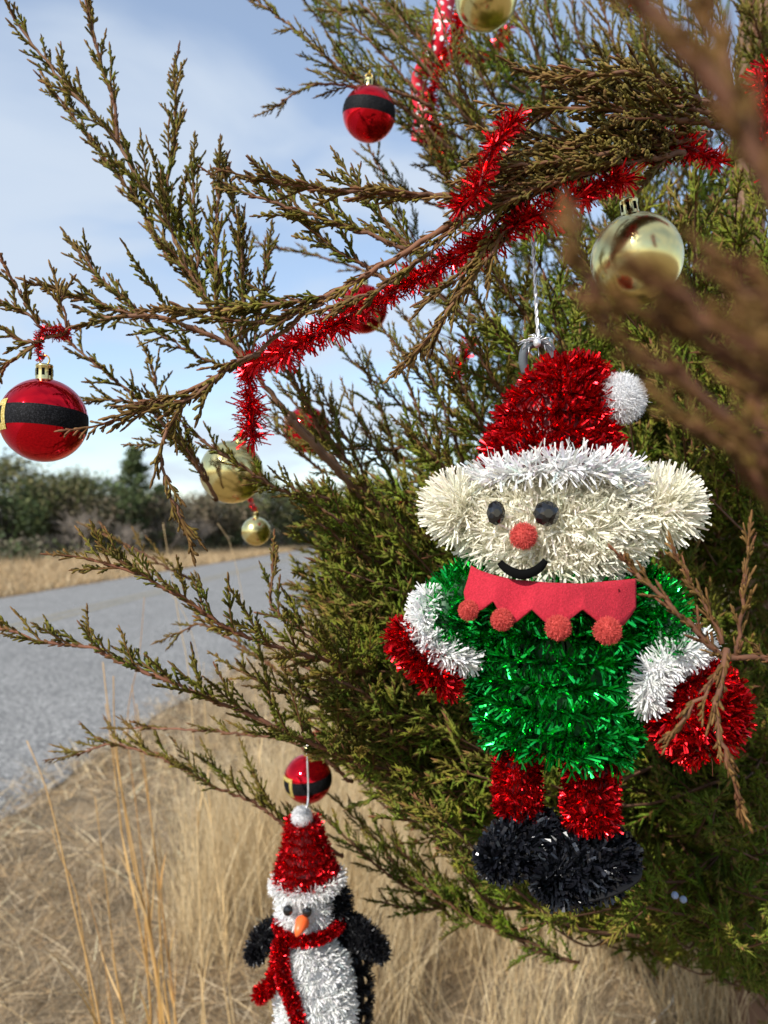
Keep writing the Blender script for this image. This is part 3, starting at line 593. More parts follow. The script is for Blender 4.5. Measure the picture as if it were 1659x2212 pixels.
# D: heavy horizontal sprays over the garland
for (a, b, c, e) in [((1560, 250), (1400, 220), (1280, 190), (1180, 170)), ((1560, 270), (1400, 250), (1280, 235), (1150, 240)), ((1540, 290), (1380, 290), (1250, 310), (1110, 330)), ((1520, 300), (1370, 320), (1220, 360), (1080, 385)),
                     ((1500, 330), (1360, 350), (1230, 390), (1130, 430)), ((1480, 300), (1330, 300), (1230, 300), (1120, 290)), ((1480, 330), (1350, 350), (1250, 365), (1160, 395)), ((1500, 240), (1350, 200), (1240, 210), (1140, 270)), ((1420, 330), (1300, 360), (1150, 400), (1030, 420)),
                     ((1550, 230), (1450, 190), (1380, 160), (1270, 160)), ((1450, 290), (1330, 330), (1200, 350), (1090, 360)), ((1400, 340), (1280, 370), (1180, 400), (1090, 440))]:
    dd = rng.uniform(.47, .51)
    branch([(a[0], a[1], dd + .03), (b[0], b[1], dd), (c[0], c[1], dd - .01), (e[0], e[1], dd - .01)], .0022, .0009, .0052, .046, ang=(8, 26), start=.0, up=.08, brown=.20, greens=np.array([(.150, .138, .030), (.130, .126, .022), (.17, .145, .036)]))
# E: branches against the sky at the top
branch([(980, 330, .95), (900, 255, .92), (830, 205, .90), (760, 168, .88), (710, 130, .87), (650, 75, .86), (600, 35, .86), (540, -10, .86)], .0030, .0010, .0085, .075, ang=(18, 40), start=.1, up=.3, brown=.16, barkc=(1.2, .95, .8))
branch([(930, 230, .90), (850, 195, .88), (790, 188, .87), (700, 182, .86), (650, 195, .86), (605, 222, .86)], .0022, .0009, .0095, .055, ang=(14, 34), start=.1, up=.15, brown=.2)
branch([(1010, 250, 1.0), (930, 160, .97), (860, 85, .95), (800, 30, .94), (760, -20, .93)], .0040, .0012, .0095, .08, start=.05, up=.2, brown=.12, barkc=(1.4, 1.15, 1.0))
branch([(900, 200, .93), (840, 130, .92), (790, 80, .92), (720, 20, .92)], .0020, .0009, .0085, .065, start=.0, up=.2, brown=.1)
branch([(980, 160, .98), (900, 80, .98), (850, 20, .98), (800, -40, .98)], .0022, .0009, .0085, .07, start=.0, up=.2, brown=.15)
branch([(960, 450, .95), (880, 420, .94), (830, 380, .94), (790, 300, .94)], .0020, .0009, .0085, .06, start=.0, up=.2, brown=.1)
branch([(830, 600, 1.10), (750, 572, 1.10), (660, 548, 1.10), (553, 525, 1.10)], .0022, .0009, .011, .06, start=.0, up=.45, brown=.2)
for (x, y, ex, ey, d) in [(1180, 260, 1080, -30, .95), (1120, 300, 1000, 90, .9), (1250, 240, 1170, -30, 1.0), (1320, 220, 1230, -40, 1.05), (1380, 240, 1290, -20, .9), (1430, 200, 1390, -40, 1.0), (1500, 230, 1430, 20, .95), (1560, 220, 1480, -40, 1.0), (1600, 260, 1560, 60, .9), (1659, 260, 1600, -20, 1.0), (1660, 120, 1640, -60, .95), (1050, 380, 920, 300, .95), (1000, 300, 880, 240, .95),
                          (1090, 330, 960, 190, .8), (1060, 300, 960, 60, .85), (1150, 200, 1040, 40, 1.1), (1000, 420, 930, 340, .9)]:
    mx_, my_ = (x + ex) / 2 + rng.normal(0, 14), (y + ey) / 2 + rng.normal(0, 10)
    branch([(x, y, d + .08), (mx_, my_, d + .02), (ex, ey, d)], .0026, .0009, .0085, .085, ang=(16, 38), start=.0, up=.25, brown=float(rng.choice([.05, .15, .35])))
# G: lower left branch tips above the road
branch([(900, 1530, .80), (790, 1460, .70), (700, 1425, .64), (640, 1412, .61), (560, 1385, .58), (470, 1345, .56), (380, 1285, .55), (290, 1238, .545), (205, 1212, .54)], .0026, .0010, .0072, .074, Lmin=.030, ang=(18, 42), start=.12, up=.6, brown=.04, barkc=(1.0, .55, .4), peak=.35)
branch([(860, 1680, .80), (760, 1640, .72), (660, 1600, .66), (540, 1545, .63), (430, 1500, .61), (320, 1455, .60), (200, 1402, .595), (90, 1385, .59), (-10, 1355, .59)], .0028, .0010, .0078, .080, Lmin=.030, ang=(18, 42), start=.12, up=.65, brown=.12, barkc=(1.15, .7, .58), peak=.25)
branch([(760, 1690, .86), (700, 1640, .82), (620, 1600, .80), (520, 1585, .78), (400, 1575, .77), (290, 1572, .77)], .0022, .0009, .012, .055, ang=(18, 40), start=.1, up=.5, brown=.3, barkc=(1.2, .8, .7), skip=.25)
branch([(740, 1850, .90), (680, 1812, .88), (610, 1778, .86), (540, 1730, .84), (460, 1698, .82), (400, 1664, .81), (320, 1628, .80), (240, 1608, .80), (165, 1630, .80)], .0024, .0009, .0090, .088, Lmin=.032, ang=(18, 40), start=.12, up=.7, brown=.18, barkc=(1.2, .75, .65), peak=.25)
branch([(430, 1260, .95), (360, 1225, .93), (300, 1190, .92), (222, 1152, .92)], .0018, .0009, .010, .045, start=.0, up=.2, brown=.55)
branch([(660, 1510, .80), (600, 1450, .78), (520, 1395, .78), (440, 1350, .78), (390, 1365, .78)], .0018, .0009, .011, .05, start=.0, up=.4, brown=.3)
branch([(760, 1480, .68), (720, 1420, .66), (660, 1370, .65), (590, 1310, .65), (590, 1230, .65)], .0018, .0009, .0065, .05, start=.0, up=.3, brown=.08)
branch([(850, 1560, .70), (790, 1500, .67), (720, 1470, .66), (620, 1420, .66)], .0018, .0009, .0065, .05, start=.0, up=.3, brown=.08)
branch([(880, 1620, .74), (790, 1560, .70), (700, 1520, .68), (600, 1490, .67), (520, 1450, .67)], .0020, .0009, .0065, .055, start=.0, up=.4, brown=.1)
for (x, y, ex, ey, d) in [(800, 1640, 690, 1480, .72), (860, 1600, 760, 1380, .72), (900, 1480, 800, 1280, .72), (900, 1380, 760, 1240, .75), (940, 1300, 740, 1170, .72), (900, 1250, 690, 1130, .70), (960, 1200, 780, 1050, .74), (860, 1180, 640, 1060, .68), (960, 1720, 800, 1560, .76), (900, 1760, 760, 1640, .8), (1000, 1800, 830, 1640, .8)]:
    branch([(x, y, d + .06), ((x + ex) / 2, (y + ey) / 2 + 15, d + .02), (ex, ey, d)], .0022, .0009, .0068, .06, ang=(18, 42), start=.0, up=.2, brown=.06, greens=INNER)
# I: spray in front of the gold ball
branch([(720, 1075, .70), (640, 1070, .67), (585, 1048, .65), (530, 1012, .635), (465, 972, .63), (378, 898, .62)], .0018, .0009, .0068, .032, ang=(16, 40), start=.05, up=.25, brown=.04, protect=False, skip=.1)
for (x, y, ex, ey, d) in [(900, 1130, 760, 880, .82), (800, 1050, 700, 860, .80), (860, 1000, 790, 800, .86), (820, 1090, 610, 800, .76), (700, 950, 620, 790, .72), (960, 1060, 870, 800, .78), (1000, 1000, 910, 760, .78), (1060, 960, 960, 760, .72), (1100, 880, 1010, 730, .68), (980, 900, 820, 700, .8), (1000, 850, 880, 690, .85), (900, 900, 740, 760, .9), (930, 960, 680, 960, .85), (760, 1000, 600, 900, .9),
                          (1040, 1080, 900, 950, .7), (1100, 760, 1000, 600, .75), (1060, 720, 900, 600, .85), (1000, 680, 840, 520, .9), (1150, 700, 1060, 580, .7), (950, 620, 830, 400, .95)]:
    branch([(x, y, d + .06), ((x + ex) / 2 + 8, (y + ey) / 2 + 12, d + .02), (ex, ey, d)], .0022, .0009, .0090, .058, ang=(18, 40), start=.0, up=.2, brown=float(rng.choice([.02, .1, .25])))
for (x, y, ex, ey, d) in [(760, 1010, 620, 850, .84), (740, 980, 680, 850, .88), (700, 1020, 600, 930, .86)]:
    branch([(x, y, d + .04), ((x + ex) / 2 + 8, (y + ey) / 2 + 12, d + .02), (ex, ey, d)], .0020, .0009, .0085, .055, ang=(18, 40), start=.0, up=.2, brown=.1)
# bare grey limbs seen inside the crown
branch([(1000, 1330, .95), (900, 1200, .88), (800, 1095, .80), (700, 985, .74), (620, 900, .70)], .0050, .0032, .03, .05, start=.1, barkc=(1.5, 1.2, 1.05))
branch([(1640, 900, .95), (1580, 720, .93), (1520, 600, .92), (1480, 480, .92)], .0065, .0030, .02, .07, start=.2, barkc=(1.25, 1.05, .95), greens=INNER)
branch([(1659, 660, 1.0), (1600, 700, .98), (1560, 620, .96), (1600, 520, .95)], .0045, .0020, .02, .07, start=.2, barkc=(1.2, 1.0, .9), greens=INNER)
# lower sprays by the penguin
for (x, y, ex, ey, d) in [(1180, 2050, 880, 1890, .95), (960, 1960, 705, 1770, .93), (1000, 2000, 800, 1800, 1.0), (1060, 2000, 860, 1830, .95), (1120, 2020, 930, 1880, .98), (1010, 1940, 830, 1950, .97), (1100, 2000, 960, 1800, 1.05), (1250, 2080, 1050, 1980, 1.0), (900, 1860, 740, 1740, 1.0)]:
    branch([(x, y, d + .08), ((x + ex) / 2, (y + ey) / 2 + 20, d + .02), (ex, ey, d)], .0024, .0009, .0080, .085, ang=(18, 40), start=.0, up=.45, brown=.04, greens=INNER)
# nearest, out-of-focus branches at the right
kw = dict(protect=False, greens=np.array([(.105, .070, .018), (.095, .060, .015)]), barkc=(.8, .5, .36))
nk = dict(Lmin=.007, ang=(8, 24), start=.0, up=.0, sscale=.52, protect=False, barkc=(.7, .42, .28))
RU = np.array([(.115, .074, .020), (.10, .062, .016)]); RG = np.array([(.11, .085, .014), (.10, .075, .014)])
branch([(1780, 760, .108), (1690, 470, .105), (1610, 310, .104), (1510, 160, .103), (1430, 70, .102), (1330, -40, .100)], .0016, .0010, .0014, .018, brown=.6, greens=RU, **nk)
branch([(1720, 520, .108), (1640, 350, .107), (1595, 230, .106), (1565, 120, .106), (1545, 60, .106)], .0010, .0007, .0014, .014, brown=.6, greens=RU, **nk)
branch([(1780, 1130, .135), (1670, 990, .132), (1560, 900, .130), (1450, 820, .128), (1350, 750, .125), (1290, 660, .122), (1252, 590, .120), (1228, 530, .120)], .0010, .0006, .0018, .010, brown=.6, greens=RU, **nk)
branch([(1790, 900, .108), (1670, 790, .106), (1570, 715, .105), (1480, 660, .104), (1420, 620, .103)], .0014, .0008, .0014, .016, brown=.85, greens=RU, **nk)
branch([(1790, 820, .108), (1700, 720, .107), (1640, 660, .106), (1590, 610, .106)], .0012, .0007, .0014, .014, brown=.7, greens=RU, **nk)
branch([(1700, 860, .112), (1600, 790, .112), (1500, 740, .111), (1430, 690, .11), (1380, 670, .11)], .0012, .0007, .0014, .013, brown=.8, greens=RU, **nk)
branch([(1790, 1330, .145), (1710, 1140, .142), (1640, 1020, .14), (1560, 960, .14), (1490, 900, .14)], .0011, .0007, .0016, .017, brown=.4, greens=RG, **nk)
branch([(1790, 1200, .14), (1720, 1090, .14), (1650, 1010, .14), (1600, 960, .14)], .0010, .0007, .0016, .016, brown=.4, greens=RG, **nk)
branch([(1790, 1080, .14), (1720, 980, .14), (1660, 900, .14), (1610, 850, .14)], .0010, .0007, .0016, .014, brown=.5, greens=RG, **nk)
branch([(1760, 1440, .42), (1640, 1420, .41), (1560, 1415, .405), (1480, 1340, .40), (1420, 1280, .40), (1375, 1235, .40)], .0022, .0010, .0075, .022, Lmin=.012, ang=(14, 34), start=.0, up=.2, brown=.5, sscale=.8, **kw)
branch([(1590, 1420, .41), (1600, 1330, .405), (1610, 1260, .40), (1618, 1178, .40)], .0013, .0008, .0055, .018, Lmin=.010, ang=(12, 30), start=.0, up=.2, brown=.42, sscale=.8, **kw)
branch([(1560, 1395, .41), (1530, 1320, .41), (1500, 1270, .41), (1470, 1215, .41)], .0013, .0008, .0060, .018, Lmin=.010, ang=(12, 30), start=.0, up=.2, brown=.4, sscale=.8, **kw)
branch([(1570, 1400, .385), (1555, 1480, .38), (1545, 1560, .378), (1570, 1640, .376), (1600, 1728, .375)], .0016, .0010, .0060, .018, Lmin=.012, ang=(8, 18), start=.0, up=-.2, brown=.8, sscale=.8, **kw)
branch([(1560, 1440, .385), (1520, 1500, .38), (1490, 1540, .38), (1462, 1572, .38)], .0012, .0008, .0065, .014, Lmin=.010, ang=(8, 18), start=.0, up=-.2, brown=.7, sscale=.8, **kw)

# crown mass behind: trunk, limbs and many sprays
tp = catmull(np.array([tree_foot, tree_foot + [.03, 0, .8], tree_foot + [-.02, .03, 1.8], tree_foot + [.02, 0, 3.0], tree_foot + [0, 0, 4.2]]), .1)
V, F = tube(tp, np.linspace(.085, .012, len(tp)), 12); build('trunk', Geo().add(V, F, np.repeat(rng.normal(1.2, .15, (len(tp), 1)), 12, 0) * np.array([1, .85, .75])), mat['bark'], tree)
DENSE = np.array([(650, 1180), (720, 1090), (870, 1060), (920, 900), (1010, 780), (1110, 680), (1200, 500), (1700, 400), (1700, 2150), (1560, 2130), (1430, 2080), (1260, 2030), (1100, 1960), (960, 1870), (880, 1780), (770, 1680), (700, 1640), (660, 1560), (700, 1450), (660, 1300)])
SPARSE = np.array([(620, -40), (1700, -40), (1700, 480), (1150, 560), (1000, 800), (880, 1070), (700, 1150), (640, 1000), (720, 880), (900, 740), (860, 640), (940, 420), (900, 300), (700, 120)])
def inpoly(x, y, poly):
    r = np.zeros(np.shape(x), bool); j = len(poly) - 1
    for i in range(len(poly)):
        xi, yi = poly[i]; xj, yj = poly[j]; c = ((yi > y) != (yj > y)) & (x < (xj - xi) * (y - yi) / (yj - yi + 1e-9) + xi); r ^= c; j = i
    return r
def fill_branch(tip, lod, geo, stemgeo, L0, Lm, sp, greens, poly):
    tz = min(max(tip[2] - .28, .15), 3.6); hub = np.array([tree_foot[0], tree_foot[1], tz]); out = norm(tip - hub); side = rng.normal(0, .22, 3)
    base = tip - norm(out + side) * L0; mid = (tip + base) / 2 + np.array([0, 0, -.035 * L0 / .35])
    path = catmull(np.array([base, mid, tip]), .04); T_ = tangents(path); U, W = frames(T_); n = len(path)
    put = 0
    k = int(L0 / sp); br = rng.choice([0., .04, .10, .3], p=[.5, .3, .14, .06])
    for m in range(k):
        t = (m + rng.random()) / k; i = min(int(t * n), n - 1); a = R(rng.uniform(18, 46)); phi = rng.random() * 6.28
        axis = norm(T_[i] * math.cos(a) + (U[i] * math.cos(phi) + W[i] * math.sin(phi)) * math.sin(a) + np.array([0, 0, .3])); Ln = Lm * rng.uniform(.5, 1.2) * (1 - .5 * t)
        e = path[i] + axis * Ln; x, y, d = project(e)
        if d[0] < .6: continue
        if poly is not None and not poly(x[0], y[0]): continue
        if covered(e, 6) or covered(path[i], 6): continue
        place_sprig(geo, path[i], axis, Ln, lod, br + .2 * t * t, greens, 1.0); put += 1
    if put > .55 * k:
        V, F = tube(path, np.linspace(.0026, .0009, n), 3, cap=False); stemgeo.add(V, F, np.array([.75, .5, .36]) * rng.uniform(.6, 1.2))
    if poly is not None and not poly(*[q[0] for q in project(tip)[:2]]): return
    if not covered(tip, 6): place_sprig(geo, tip, T_[-1], .04, lod, br + .3, greens)
both = lambda x, y: bool(inpoly(np.array([x]), np.array([y]), DENSE)[0] or inpoly(np.array([x]), np.array([y]), SPARSE)[0])
cg, sg = Geo(), Geo(); cnt = 0
while cnt < 780:
    px, py = rng.uniform(600, 1700), rng.uniform(-40, 2220)
    if not inpoly(np.array([px]), np.array([py]), DENSE)[0]: continue
    d = rng.uniform(.68, 1.5); fill_branch(P(px, py, d), 2 if d < .95 else 3, cg, sg, .34, .095, .019, INNER, both); cnt += 1
cnt = 0
while cnt < 170:
    px, py = rng.uniform(650, 1020), rng.uniform(1080, 1780)
    if not inpoly(np.array([px]), np.array([py]), DENSE)[0]: continue
    fill_branch(P(px, py, rng.uniform(.68, 1.0)), 2, cg, sg, .26, .085, .017, INNER, both); cnt += 1
cnt = 0
while cnt < 85:
    px, py = rng.uniform(600, 1700), rng.uniform(-40, 1150)
    if not inpoly(np.array([px]), np.array([py]), SPARSE)[0]: continue
    d = rng.uniform(.95, 1.6); fill_branch(P(px, py, d), 2, cg, sg, .34, .10, .021, GREENS if rng.random() < .6 else INNER, both); cnt += 1
# the far side and everything of the crown outside the picture
cnt = 0
while cnt < 420:
    z = rng.uniform(.35, 4.3); rr = 1.75 * (1 - (z / 4.6)) ** .6 * math.sqrt(rng.random()); a = rng.random() * 6.28
    p = tree_foot + np.array([math.cos(a) * rr, math.sin(a) * rr, z]); x, y, d = project(p)
    if d[0] < .35 or (d[0] < 1.2 and -300 < x[0] < 1800 and -700 < y[0] < 2400): continue
    if -50 < x[0] < 1700 and -50 < y[0] < 2240 and not inpoly(x, y, DENSE)[0]: continue
    if (p[0] < .25 and p[2] > 1.3) or (d[0] < 1.35 and p[2] > 1.45): continue
    fill_branch(p, 3, cg, sg, .40, .12, .04, INNER, None); cnt += 1
cw = build('limbs', sg, mat['bark'], tree); cw['kind'] = 'stuff'
cr = build('crown', cg, mat['foliage'], tree); cr['kind'] = 'stuff'
for (px, py, d) in [(1458, 1934, .68), (1476, 1943, .69)]:
    build('berry', Geo().add(*ellipsoid(P(px, py, d), .0032, 12, 10)), M('berry_bloom', (.20, .25, .36), .7), tree)

# ------------------------------------------------------------------ ornaments: tinsel garlands
def tinsel(parent, core_geo, name, coremat, foilmat, strips_geo, label=None):
    c = build(name, core_geo, mat[coremat], parent, label=label); t = build('tinsel', strips_geo, mat[foilmat], c, smooth=False); t['kind'] = 'stuff'; return c
def garland(pts, radius, label, per_m=5200, width=.0011, name='tinsel_garland', group='red tinsel garlands'):
    path = catmull(PP(pts), .008); root = empty(name, path[0], label, 'garland', group)
    c = Geo().add(*tube(path, .0012, 5)); s = Geo(); q_ = np.arange(len(path) - 1); rr = radius * (1 + .16 * np.sin(q_ * .83) + .14 * np.sin(q_ * .31 + 1)); path[1:-1] += rng.normal(0, .0012, (len(path) - 2, 3))
    garland_strips(s, path, rr, per_m, width, base=(1, 1, 1), val=.3, bend=.3, lean=.6)
    tinsel(root, c, 'wire', 'red_core', 'red_foil', s)
garland([(552, 955, .600), (545, 900, .598), (540, 850, .597), (538, 800, .590), (560, 778, .56), (640, 745, .525), (720, 700, .515), (800, 655, .512), (880, 618, .51), (950, 575, .500), (1030, 530, .488), (1100, 497, .480), (1180, 462, .475), (1250, 425, .475), (1320, 392, .478), (1358, 378, .485)], .0130, 'long red tinsel garland strung below the bronze branch above the elf', 8500)
garland([(1395, 350, .51), (1440, 325, .51), (1480, 315, .51), (1520, 335, .515), (1560, 350, .52)], .0105, 'short red tinsel garland just above the gold ball by the elf', 8000)
garland([(985, 448, .470), (1030, 415, .452), (1045, 370, .448), (1060, 330, .448), (1085, 295, .450), (1112, 255, .462)], .0095, 'red tinsel garland climbing over the heavy horizontal cedar spray', 8000)
garland([(1672, 140, .42), (1648, 195, .42), (1644, 250, .42), (1650, 310, .42), (1680, 370, .42)], .010, 'red tinsel garland cut by the picture\'s right edge', 7000)
garland([(1000, 20, .95), (985, 70, .95), (960, 130, .95), (935, 185, .95), (930, 240, .98), (945, 300, .98), (960, 375, .97)], .011, 'red tinsel garland hanging beside the polka dot ribbon', 5000, .0014)
garland([(1100, 60, 1.25), (1060, 120, 1.25), (1020, 125, 1.25), (975, 110, 1.25)], .012, 'small blurred red garland behind the top of the tree', 4000, .0018)
garland([(1370, -20, 1.1), (1385, 20, 1.1), (1400, -20, 1.1)], .010, 'small red garland at the picture\'s top edge', 4000, .0018)
garland([(985, 810, .95), (1000, 770, .95), (1015, 730, .95)], .012, 'short blurred red garland left of the elf\'s hat', 4000, .0018)

# ------------------------------------------------------------------ ornaments: balls
def sphere_patch(c, r, az, el, fr, naz, nel):
    A, E = np.meshgrid(np.linspace(*az, naz), np.linspace(*el, nel)); ri, up, fw = fr
    n = np.cos(E)[..., None] * (np.sin(A)[..., None] * ri + np.cos(A)[..., None] * fw) + np.sin(E)[..., None] * up
    V = (c + r * n).reshape(-1, 3); i = (np.arange(nel - 1)[:, None] * naz + np.arange(naz - 1)[None]).reshape(-1)
    return V, np.stack([i, i + 1, i + naz + 1, i + naz], -1)
def ball(px, py, rpx, d, color, label, belt=None, buckle=None, tilt=(0, 0), cap=True, group=None, cord=None, cordmat='red', captilt=(0, 0)):
    c = P(px, py, d); r = rpx / FPX * d; bottom = c - [0, 0, r]
    root = empty('ball_ornament', bottom, label, 'ornament', group)
    build('shell', Geo().add(*ellipsoid(c, r, 64, 40)), mat['ball_' + color], root)
    ax = norm(np.array([captilt[0], captilt[1], 1.0]))
    if cap:
        a = np.arange(24); cg_ = Geo(); prof = [(.20 * r, .95 * r), (.205 * r, 1.0 * r), (.20 * r, 1.02 * r), (.195 * r, 1.28 * r), (.205 * r, 1.30 * r), (.19 * r, 1.34 * r), (.02 * r, 1.36 * r)]
        V, F = lathe(c, prof, 24, ax); cg_.add(V, F); cp = build('cap', cg_, mat['gold_cap'], root)
        u = norm(np.cross(ax, [0, 1.0, 0])); v = np.cross(ax, u); sg_ = Geo()
        for k in range(8):
            an = k * math.pi / 4 + .3; n_ = math.cos(an) * u + math.sin(an) * v; s_ = np.cross(ax, n_); b_ = c + ax * 1.15 * r + n_ * .202 * r
            hw, hh = .035 * r, .085 * r; sg_.add([b_ - s_ * hw - ax * hh, b_ + s_ * hw - ax * hh, b_ + s_ * hw + ax * hh, b_ - s_ * hw + ax * hh], np.array([[0, 1, 2, 3]]))
        build('slot', sg_, mat['black_felt'], cp)
        th = np.linspace(0, 2 * math.pi, 20, endpoint=False); lc = c + ax * 1.45 * r
        build('loop', Geo().add(*tube(np.array([lc + .12 * r * (math.cos(q) * u + math.sin(q) * ax) for q in th]), .018 * r, 5, closed=True)), mat['gold_wire'], root)
    if belt:
        up = norm(np.array([tilt[0], tilt[1], 1.0])); fw = norm(np.array([0, -1.0, 0]) - up * np.dot([0, -1.0, 0], up)); ri = np.cross(up, fw) * -1
        if ri[0] < 0: ri = -ri
        fr = (ri, up, fw)
        build('belt', Geo().add(*sphere_patch(c, r * 1.006, (-math.pi, math.pi), belt, fr, 96, 8)), mat['black_glitter'], root)
        if buckle is not None:
            m = (belt[0] + belt[1]) / 2; h = (belt[1] - belt[0]) / 2; b = Geo(); hw, hh, t = .40, h * 1.55, .16
            for az, el in [((-hw, hw), (hh - t, hh)), ((-hw, hw), (-hh, -hh + t)), ((-hw, -hw + t), (-hh + t, hh - t)), ((hw - t, hw), (-hh + t, hh - t))]:
                b.add(*sphere_patch(c, r * 1.012, (buckle + az[0], buckle + az[1]), (m + el[0], m + el[1]), fr, 10, 6))
            build('buckle', b, mat['gold_glitter'], root)
    if cord:
        path = catmull(np.concatenate([[c + ax * 1.5 * r], PP(cord)]), .004)
        if cordmat == 'red':
            s = Geo(); garland_strips(s, path, .0042, 9000, .0007, val=.2); tinsel(root, Geo().add(*tube(path, .0009, 5)), 'hanger', 'red_core', 'red_foil', s)
        else: build('hanger', Geo().add(*tube(path, .0007, 5)), mat[cordmat], root)
    return c, r
ball(95, 908, 90, .554, 'red', 'red ball with black belt and gold buckle hanging against the open sky', (-.27, .20), -.95, (.04, .08), cord=[(84, 770, .553), (83, 735, .552), (92, 712, .55), (115, 712, .55), (140, 710, .552), (148, 722, .556), (120, 728, .558), (90, 722, .556)])
ball(797, 247, 57, .87, 'red', 'red ball with tilted black belt high up between sky and cedar', (-.12, .38), None, (.12, -.18), cap=True, cord=[(800, 150, .87)], cordmat='gold_wire')
ball(1375, 560, 97, .525, 'gold', 'large shiny gold ball hanging beside the elf\'s cord', cord=[(1352, 395, .52), (1372, 378, .515), (1405, 350, .51)], cordmat='gold_wire', captilt=(-.13, 0))
ball(1050, -8, 68, .75, 'gold', 'gold ball cut by the picture\'s top edge', cord=[(1050, -160, .75)], cordmat='gold_wire')
ball(500, 1020, 68, .73, 'gold', 'gold ball behind cedar sprigs under the hanging red garland', cord=[(535, 915, .70)], cordmat='gold_wire', captilt=(.28, 0))
ball(553, 1148, 31, 1.05, 'gold', 'small gold ball above the road where it meets the cedar', cord=[(545, 1095, 1.05), (540, 1075, 1.05)])
ball(785, 668, 52, 1.0, 'red', 'plain red ball half hidden behind the main red garland', cord=[(785, 580, 1.0)], cordmat='gold_wire')
ball(663, 928, 50, .98, 'red', 'plain red ball blurred behind twigs near the hanging gold ball', cord=[(665, 840, .98)], cordmat='gold_wire')
ball(665, 1682, 52, .95, 'red', 'red ball with black belt hanging just behind the penguin\'s cord', (-.30, .22), -1.0, (-.1, -.1), cord=[(672, 1590, .95), (690, 1580, .95)])
ball(1040, 150, 16, 1.5, 'gold', 'tiny blurred gold ball among the red garlands at the top', cord=[(1040, 110, 1.5)], cordmat='gold_wire')
ball(872, 1090, 16, 1.4, 'red', 'tiny blurred red ball left of the elf\'s cheek', cord=[(872, 1050, 1.4)], cordmat='gold_wire')

# polka dot ribbon
def ribbon(pts, width, label):
    path = catmull(PP(pts), .006); n = len(path); root = empty('polka_dot_ribbon', path[-1], label, 'ribbon'); T_ = tangents(path)
    sd = norm(np.cross(T_, np.array([0, 1.0, 0]))); fw = np.cross(sd, T_); an = .5 * np.sin(np.arange(n) * .35); s = sd * np.cos(an)[:, None] + fw * np.sin(an)[:, None]; nn = np.cross(s, T_)
    V = np.stack([path - s * width / 2, path + s * width / 2], 1).reshape(-1, 3); i = np.arange(n - 1) * 2
    o = build('band', Geo().add(V, np.stack([i, i + 1, i + 3, i + 2], -1)), mat['ribbon'], root); md = o.modifiers.new('thickness', 'SOLIDIFY'); md.thickness = .0006
    for k in range(2, n - 2, 2):
        for q in (-.27, .27):
            c = path[k] + s[k] * width * (q if (k // 2) % 2 else q * .2); 
            for sg2 in (1, -1):
                g_ = Geo(); a = np.arange(8) * math.pi / 4; g_.add(c + nn[k] * .0009 * sg2 + .0032 * (np.cos(a)[:, None] * s[k] + np.sin(a)[:, None] * T_[k]), np.arange(8)[None]); build('dot', g_, mat['white_paint'], root)
            if not (k // 2) % 2: break
mat['ribbon'] = M('red_ribbon', (.62, .01, .03), .35); mat['white_paint'] = M('white_print', (.8, .78, .78), .5)
ribbon([(975, -30, .98), (960, 20, .97), (948, 70, .97), (940, 105, .98), (905, 175, 1.0), (912, 240, 1.0), (905, 310, 1.0)], .022, 'red ribbon with white polka dots hanging at the top of the tree')

# ------------------------------------------------------------------ elf ornament
DE = .50; SE = DE / FPX
def e(px, py, dy=0.0): return P(px, py, DE + dy)
elf = empty('elf_ornament', e(1215, 1955), 'green and red tinsel elf with white face and red hat hanging in the cedar', 'ornament')
def ell_ring(c, rx, ry, n=48, tilt=0.0, fwd=0.0, sq=1.0):
    a = np.arange(n) * 2 * math.pi / n; ca, sa = np.cos(a), np.sin(a); ca = np.sign(ca) * np.abs(ca) ** sq; sa = np.sign(sa) * np.abs(sa) ** sq
    return np.asarray(c) + np.stack([rx * ca, ry * sa, tilt * rx * ca - fwd * ry * sa], -1)
def ring_body(name, rows, coremat, foil, length, per_m, width, base=(1, 1, 1), val=.2, parent=elf, shrink=.80, jit=.03, label=None, bend=.25, lean=.35, fwd=0.0, sq=1.0):
    """rows: list of (centre, rx, ry, tilt) from top to bottom: one tinsel wire per row around a core"""
    cg_, s = Geo(), Geo(); rings = []
    for (c, rx, ry, tl) in rows:
        rings.append(ell_ring(c, rx * shrink, ry * shrink, 32, tl, fwd, sq)); garland_strips(s, ell_ring(c, rx * .9, ry * .9, 48, tl, fwd, sq), length, per_m, width, outward=c, closed=True, base=base, val=val, jit=jit, bend=bend, lean=lean)
    V = np.concatenate([[rows[0][0]]] + rings + [[rows[-1][0]]]); k = len(rings); i = np.arange(k - 1)[:, None] * 32 + 1; j = np.arange(32)[None]; j2 = (j + 1) % 32
    cg_.add(V, [np.stack([i + j, i + 32 + j, i + 32 + j2, i + j2], -1).reshape(-1, 4), np.stack([np.zeros(32, int), 1 + np.arange(32), 1 + (np.arange(32) + 1) % 32], -1), np.stack([np.full(32, len(V) - 1), 1 + (k - 1) * 32 + (np.arange(32) + 1) % 32, 1 + (k - 1) * 32 + np.arange(32)], -1)])
    return tinsel(parent, cg_, name, coremat, foil, s, label)
def blob(name, c, r, coremat, foil, length, n, width, base=(1, 1, 1), val=.2, parent=elf, jit=.03, bias=None):
    c = np.asarray(c); r = np.broadcast_to(r, 3); cg_ = Geo().add(*ellipsoid(c, r * .82, 20, 12)); d = rand_unit(n); b = c + d * r * .8
    dd = norm(d / r * r.mean() + rng.normal(0, .5, (n, 3)) + (np.asarray(bias) if bias is not None else 0)); V, F, m = strips(b, dd, length * rng.uniform(.6, 1.15, n), width * rng.uniform(.7, 1.25, n), .25)
    return tinsel(parent, cg_, name, coremat, foil, Geo().add(V, F, tint_jit(n, m, base, jit, val)))
